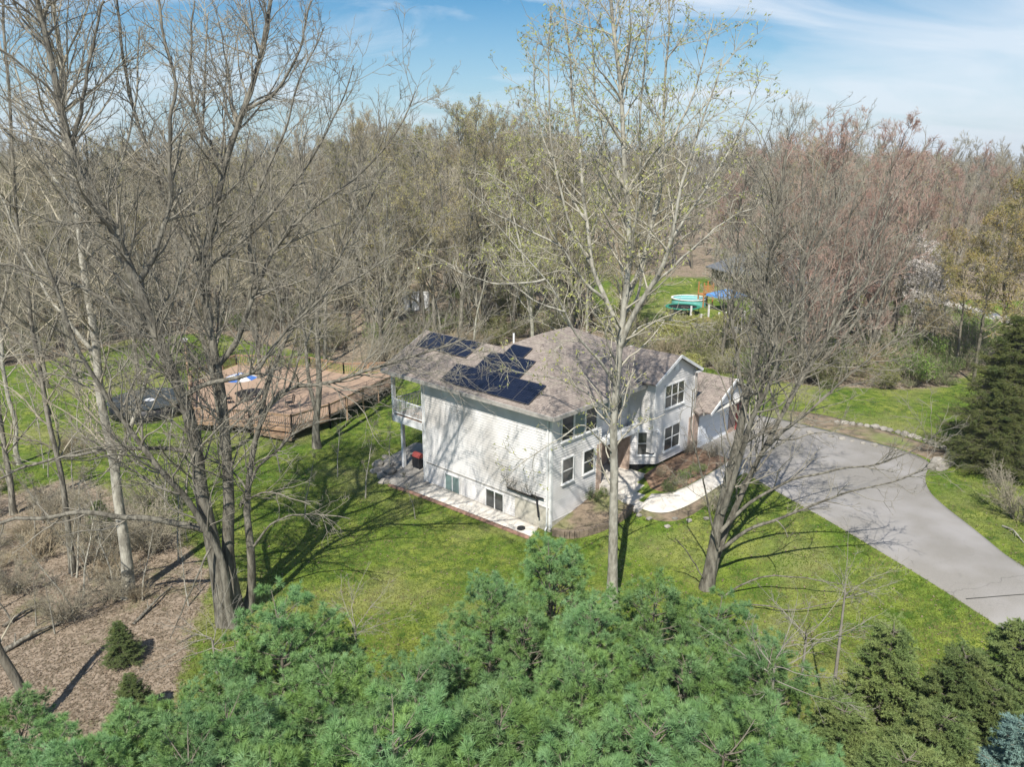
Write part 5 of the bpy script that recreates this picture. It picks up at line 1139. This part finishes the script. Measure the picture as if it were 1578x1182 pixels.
# wall-mounted black bracket with bare vine, drain lid by the wall
vt = empty('vine_trellis', W(-.12, 1.9, 1.3), YAW-PI/2, 'black metal arm with bare vine fixed to the left wall by the corner', 'trellis')
mb = MB(); mb.beam((0,1.2,.0),(0,-1.1,-.0),.07,.10); mb.beam((0,-1.0,0),(-.1,-1.25,-1.0),.08,.08); mb.beam((-.02,-.6,.1),(-.02,-1.5,.15),.06,.08); mb.build('bracket', M['dark'], vt)
rv = np.random.default_rng(4); n = 16; S = np.stack([np.full(n, -.05), rv.uniform(-1.2, 1.2, n), np.zeros(n)], 1); D = np.stack([rv.normal(-.25, .15, n), rv.normal(0, .5, n), np.ones(n)], 1)
Pv, Rv = grow(rv, S, D, rv.uniform(.5, 1.1, n), np.full(n, .014), 6, .25, .0, .5); s, d, ln, r = spawn(rv, Pv, Rv, 5, .2, 1, (.4, 1), (.4, .7), .7); Pw, Rw = grow(rv, s, d, ln, np.full(len(s), .008), 4, .25, 0, .6)
v, f = cat_mesh([tubes(Pv, Rv, 4), tubes(Pw, Rw, 3)]); link('vine', npmesh('vine', v, f), M['bark_dark'], vt)
dl = W(-.75, 1.45); mb = MB(); mb.cyl((0, 0), .24, 0, .07, 18, .22); mb.cyl((0, 0), .08, .07, .12, 10, .05); o = mb.build('drain_cover', M['dark']); o.location = (dl[0], dl[1], float(T(*dl[:2]))+.10); tag(o, 'small round black cover lying on the pale walk by the left wall', 'cover')
# ------------------------------------------------------------------ neighbours
np_ = at(1138, 475); NX, NY, NZ = 37, 112, float(T(37, 112))
nh = empty('neighbour_house', (NX, NY, NZ), .25, 'distant house with a low grey shingled roof behind the blue canopy', 'house')
mb = MB(); mb.box(-7, 7, -4, 4, -.5, 2.7); mb.build('wall', M['brown_wall'], nh)
roofpoly([[(-7.6,-4.8,2.6),(7.6,-4.8,2.6),(4.5,0,5.0),(-4.5,0,5.0)], [(-7.6,4.8,2.6),(7.6,4.8,2.6),(4.5,0,5.0),(-4.5,0,5.0)], [(7.6,-4.8,2.6),(7.6,4.8,2.6),(4.5,0,5.0)], [(-7.6,-4.8,2.6),(-7.6,4.8,2.6),(-4.5,0,5.0)]], 'roof', .15, 'greyroof', nh)
for x_ in (-5, -1.5, 3): mb = MB(); mb.box(x_, x_+1.4, -4.06, -4.0, .9, 2.1); w2 = mb.build('window', M['white'], nh); mb = MB(); mb.box(x_+.1, x_+1.3, -4.09, -4.06, 1.0, 2.0); mb.build('pane', M['glass'], w2)
N2 = at(1300, 475); n2h = empty('far_house', (N2[0]+3, N2[1]+6, N2[2]), -.1, 'distant grey-roofed house hidden behind the reddish trees', 'house')
mb = MB(); mb.box(-8, 8, -4, 4, -.5, 2.8); mb.build('wall', M['brown_wall'], n2h)
roofpoly([[(-8.6,-4.8,2.7),(8.6,-4.8,2.7),(8.6,0,5.0),(-8.6,0,5.0)], [(-8.6,4.8,2.7),(8.6,4.8,2.7),(8.6,0,5.0),(-8.6,0,5.0)]], 'roof', .15, 'greyroof', n2h)
# blue canopy
bp = at(1118, 478); ca = empty('canopy_tent', bp, .5, 'bright blue fabric canopy on thin legs in the neighbouring yard', 'canopy')
mb = MB(); mb.add([(-1.9,-1.5,2.0),(1.9,-1.5,2.0),(1.9,1.5,2.0),(-1.9,1.5,2.0),(0,0,2.7),(-1.95,-1.55,1.75),(1.95,-1.55,1.75),(1.95,1.55,1.75),(-1.95,1.55,1.75)], [(0,1,4),(1,2,4),(2,3,4),(3,0,4),(5,6,1,0),(6,7,2,1),(7,8,3,2),(8,5,0,3)])
o = mb.build('fabric', mat('blue_canopy', (.10,.28,.62), .6), ca); sm_ = o.modifiers.new('s', 'SOLIDIFY'); sm_.thickness = .02
for sx in (-1, 1):
    for sy in (-1, 1): mb = MB(); mb.beam((sx*1.85, sy*1.45, 0), (sx*1.85, sy*1.45, 2.0), .05, .05); mb.build('leg', M['dark'], ca)
# above-ground turquoise pool and trampoline
tp = at(1061, 470); tpo = empty('turquoise_pool', tp, 0, 'pale turquoise round pool seen edge-on in the neighbouring yard', 'pool'); ring(2.05, 2.15, 0, .9).build('pool_wall', M['turq'], tpo); ring(2.0, 2.25, .9, .98).build('pool_rim', M['white'], tpo)
mb = MB(); mb.cyl((0, 0), 2.06, .5, .82, 36); mb.build('water', mat('pool_water', (.25,.6,.58), .1), tpo)
tr = at(1050, 478); tro = empty('trampoline', (tr[0]-.3, tr[1]-2, tr[2]), 0, 'dark trampoline with a green padded rim in front of the turquoise pool', 'trampoline'); ring(1.7, 2.1, .78, .86).build('pad', M['green_p'], tro)
mb = MB(); mb.cyl((0, 0), 1.7, .77, .80, 32); mb.build('jumping_mat', M['black'], tro)
for i in range(6): a = i*PI/3; mb = MB(); mb.beam((1.95*math.cos(a), 1.95*math.sin(a), 0), (1.95*math.cos(a), 1.95*math.sin(a), .8), .06, .06); mb.build('leg', M['dark'], tro)
# orange wooden play tower
pt = at(1086, 472); pt[2] -= 0; to = empty('play_tower', (pt[0], pt[1], pt[2]), .3, 'orange wooden play tower between the turquoise pool and the blue canopy', 'play tower')
for sx in (-1, 1):
    for sy in (-1, 1): mb = MB(); mb.beam((sx*.65, sy*.65, 0), (sx*.65, sy*.65, 3.1), .12, .12); mb.build('post', M['orange'], to)
mb = MB(); mb.box(-.75, .75, -.75, .75, 1.5, 1.6); mb.build('platform', M['orange'], to)
mb = MB()
for k_ in range(5): mb.box(-.72, .72, -.74, -.70, 1.75+k_*.22, 1.89+k_*.22)
mb.build('slats', M['orange'], to)
# steps with white posts
stp = at(1094, 505); st = empty('garden_steps', stp, .4, 'timber garden steps with white posts descending from the neighbouring yard', 'steps')
for k_ in range(4): mb = MB(); mb.box(-1.1, 1.1, k_*.5, k_*.5+.5, -.2, .18+k_*.2); mb.build('step', M['cedar'], st)
for sx, y_ in ((-1.2, .1), (1.2, .1), (-1.2, 2.0), (1.2, 2.0)): mb = MB(); mb.beam((sx, y_, 0), (sx, y_, 1.6+y_*.3), .16, .16); mb.build('post', M['white'], st)
for px, py, lb in ((1118,502,'leftmost of the lone white fence posts beside the garden steps'), (1127,512,'white fence post in front of the small white bench'), (1146,500,'rightmost white fence post below the blue canopy')):
    p_ = at(px, py); mb = MB(); mb.beam((0,0,-.1),(0,0,1.5),.15,.15); mb.add([(-.11,-.11,1.5),(.11,-.11,1.5),(.11,.11,1.5),(-.11,.11,1.5),(0,0,1.62)], [(0,1,4),(1,2,4),(2,3,4),(3,0,4),(3,2,1,0)]); o = mb.build('fence_post', M['white']); o.location = tuple(p_); tag(o, lb, 'post', 'white posts in the neighbouring yard')
bn = at(1131, 517); bo = empty('garden_bench', bn, .2, 'small white garden bench near the white posts', 'bench'); mb = MB(); mb.box(-.7, .7, -.25, .25, .42, .48); mb.build('seat', M['white'], bo); mb = MB(); mb.box(-.7, .7, .22, .27, .5, .95); mb.build('backrest', M['white'], bo)
for sx in (-.6, .6): mb = MB(); mb.box(sx-.04, sx+.04, -.22, .22, 0, .42); mb.build('leg', M['white'], bo)
# three white cabinets in the wood behind the roof
for i, px in enumerate((627, 641, 656)):
    p_ = at(px, 478); mb = MB(); h_ = 2.2; c_ = empty('white_cabinet', p_, 0, ['leftmost of the three tall white boxes in the wood behind the left roof end', 'middle of the three tall white boxes in the wood behind the left roof end', 'rightmost of the three tall white boxes in the wood behind the left roof end'][i], 'cabinet', 'white boxes standing in the wood')
    mb.box(-.45, .45, -.35, .35, 0, h_); mb.build('body', M['white'], c_); mb = MB(); mb.box(-.5, .5, -.4, .4, h_, h_+.08); mb.build('lid', M['soffit'], c_)
# fallen branches in the litter and at the right lawn
def log(px0, py0, px1, py1, r, lb, m='bark'):
    a = at(px0, py0); b = at(px1, py1); P = resample(np.array([a, (a+b)/2+np.array([.1, .2, .15]), b]), 12)[None]; P[..., 2] += r*.6; R = np.linspace(r, r*.35, 12)[None]
    rng = np.random.default_rng(int(px0)); s, d, ln, rr = spawn(rng, P, R, 5, .2, 1, (.5, .9), (.12, .25), .5); P1, R1_ = grow(rng, s, d, ln, rr, 5, .1, 0, .4)
    v, f = cat_mesh([tubes(P, R, 7), tubes(P1, R1_, 4)]); o = link('fallen_branch', npmesh('fallen_branch', v-a, f), M[m]); o.location = tuple(a); tag(o, lb, 'branch', 'fallen branches')
log(0,1010,95,962,.13,'fallen branch in the litter near the left edge'); log(5,968,60,935,.09,'thinner fallen branch above the other at the left edge', 'bark_dark'); log(1545,812,1578,838,.06,'long tan branch lying on the right lawn below the bare shrub', 'bark_pale'); log(205,965,265,905,.08,'fallen branch beside the young spruce')
# dead sticks poking out of the pine row
def snag(px, py, hgt, seed, lb):
    b = at(px, py); 
    z = 0.
    p = G(px, py, float(b[2])+hgt); rng = np.random.default_rng(seed); n = 9
    S = np.tile([0, 0, 0.], (n, 1)); S[:, 2] = rng.uniform(0, .6, n); D = rng.normal(0, 1, (n, 3)); D[:, 2] = np.abs(D[:, 2])*.6
    P, R = grow(rng, S, D, rng.uniform(1.0, 2.6, n), np.full(n, .014), 8, .14, .02, .3); s, d, ln, r = spawn(rng, P, R, 7, .15, 1, (.4, .9), (.3, .55), .6); P1, R1_ = grow(rng, s, d, ln, r, 5, .18, 0, .4)
    s, d, ln, r = spawn(rng, P1, R1_, 4, .1, 1, (.4, .9), (.3, .6), .6); P2, R2_ = grow(rng, s, d, ln, np.full(len(s), .005), 4, .18, 0, .5)
    t0 = float(T(p[0], p[1])); tr_ = np.array([[[0, 0, t0-p[2]-.2], [.05, 0, (t0-p[2])*.5], [0, 0, .5]]]); tr_ = resample(tr_[0], 8)[None]
    v, f = cat_mesh([tubes(tr_, np.linspace(.09, .03, 8)[None], 6), tubes(P, R, 5), tubes(P1, R1_, 4), tubes(P2, R2_, 3)])
    o = link('dead_tree', npmesh('dead_tree', v+np.array([0, 0, p[2]-t0]), f), M['dead']); o.location = (p[0], p[1], t0); tag(o, lb, 'dead tree', 'dead bare saplings among the pines')
snag(330,1010,5.5,1,'dead pale sapling left of the feathery pine'); snag(548,985,4,2,'dead pale sapling between the lawn and the feathery pine'); snag(1240,1000,6,3,'dead grey sapling between pine row and lawn'); snag(1190,1060,7.5,4,'dead grey sapling among the right-hand pines')
snag(1300,930,4.5,6,'leafless grey sapling at the lawn edge above the sparse spruce')

# ------------------------------------------------------------------ words that tell look-alikes apart
bpy.context.view_layer.update()
same = {}
for o in COL.objects:
    if o.parent is None and o.get('label'): same.setdefault(o['label'], []).append(o)
ORD = ['leftmost', 'second from left', 'third from left', 'fourth from left', 'fifth from left', 'sixth from left', 'seventh from left', 'eighth from left']
for lb, os_ in same.items():
    if len(os_) < 2: continue
    os_.sort(key=lambda o: o.location.x/max(o.location.y, 1)); n = len(os_)
    if n > 16: continue
    for i, o in enumerate(os_):
        w_ = ORD[i] if i < (n+1)//2 else ('rightmost' if i == n-1 else ORD[n-1-i].replace('left', 'right'))
        if n == 3 and i == 1: w_ = 'middle one'
        if len((lb+', '+w_).split()) <= 16: o['label'] = lb+', '+w_
# ------------------------------------------------------------------ air
hz = MB(); hz.box(float(xs[0])-5, float(xs[-1])+5, float(ys[0])-5, float(ys[-1])+5, -6, 42); hm = bpy.data.materials.new('haze'); hm.use_nodes = True; hN = hm.node_tree.nodes; hN.remove(hN['Principled BSDF'])
pv = hN.new('ShaderNodeVolumePrincipled'); pv.inputs['Color'].default_value = (.90, .94, 1, 1); pv.inputs['Density'].default_value = .00032; pv.inputs['Anisotropy'].default_value = .2
hm.node_tree.links.new(pv.outputs[0], hN['Material Output'].inputs['Volume'])
ho = hz.build('haze', hm); tag(ho, 'thin pale spring haze over the woods', 'haze', kind='stuff')
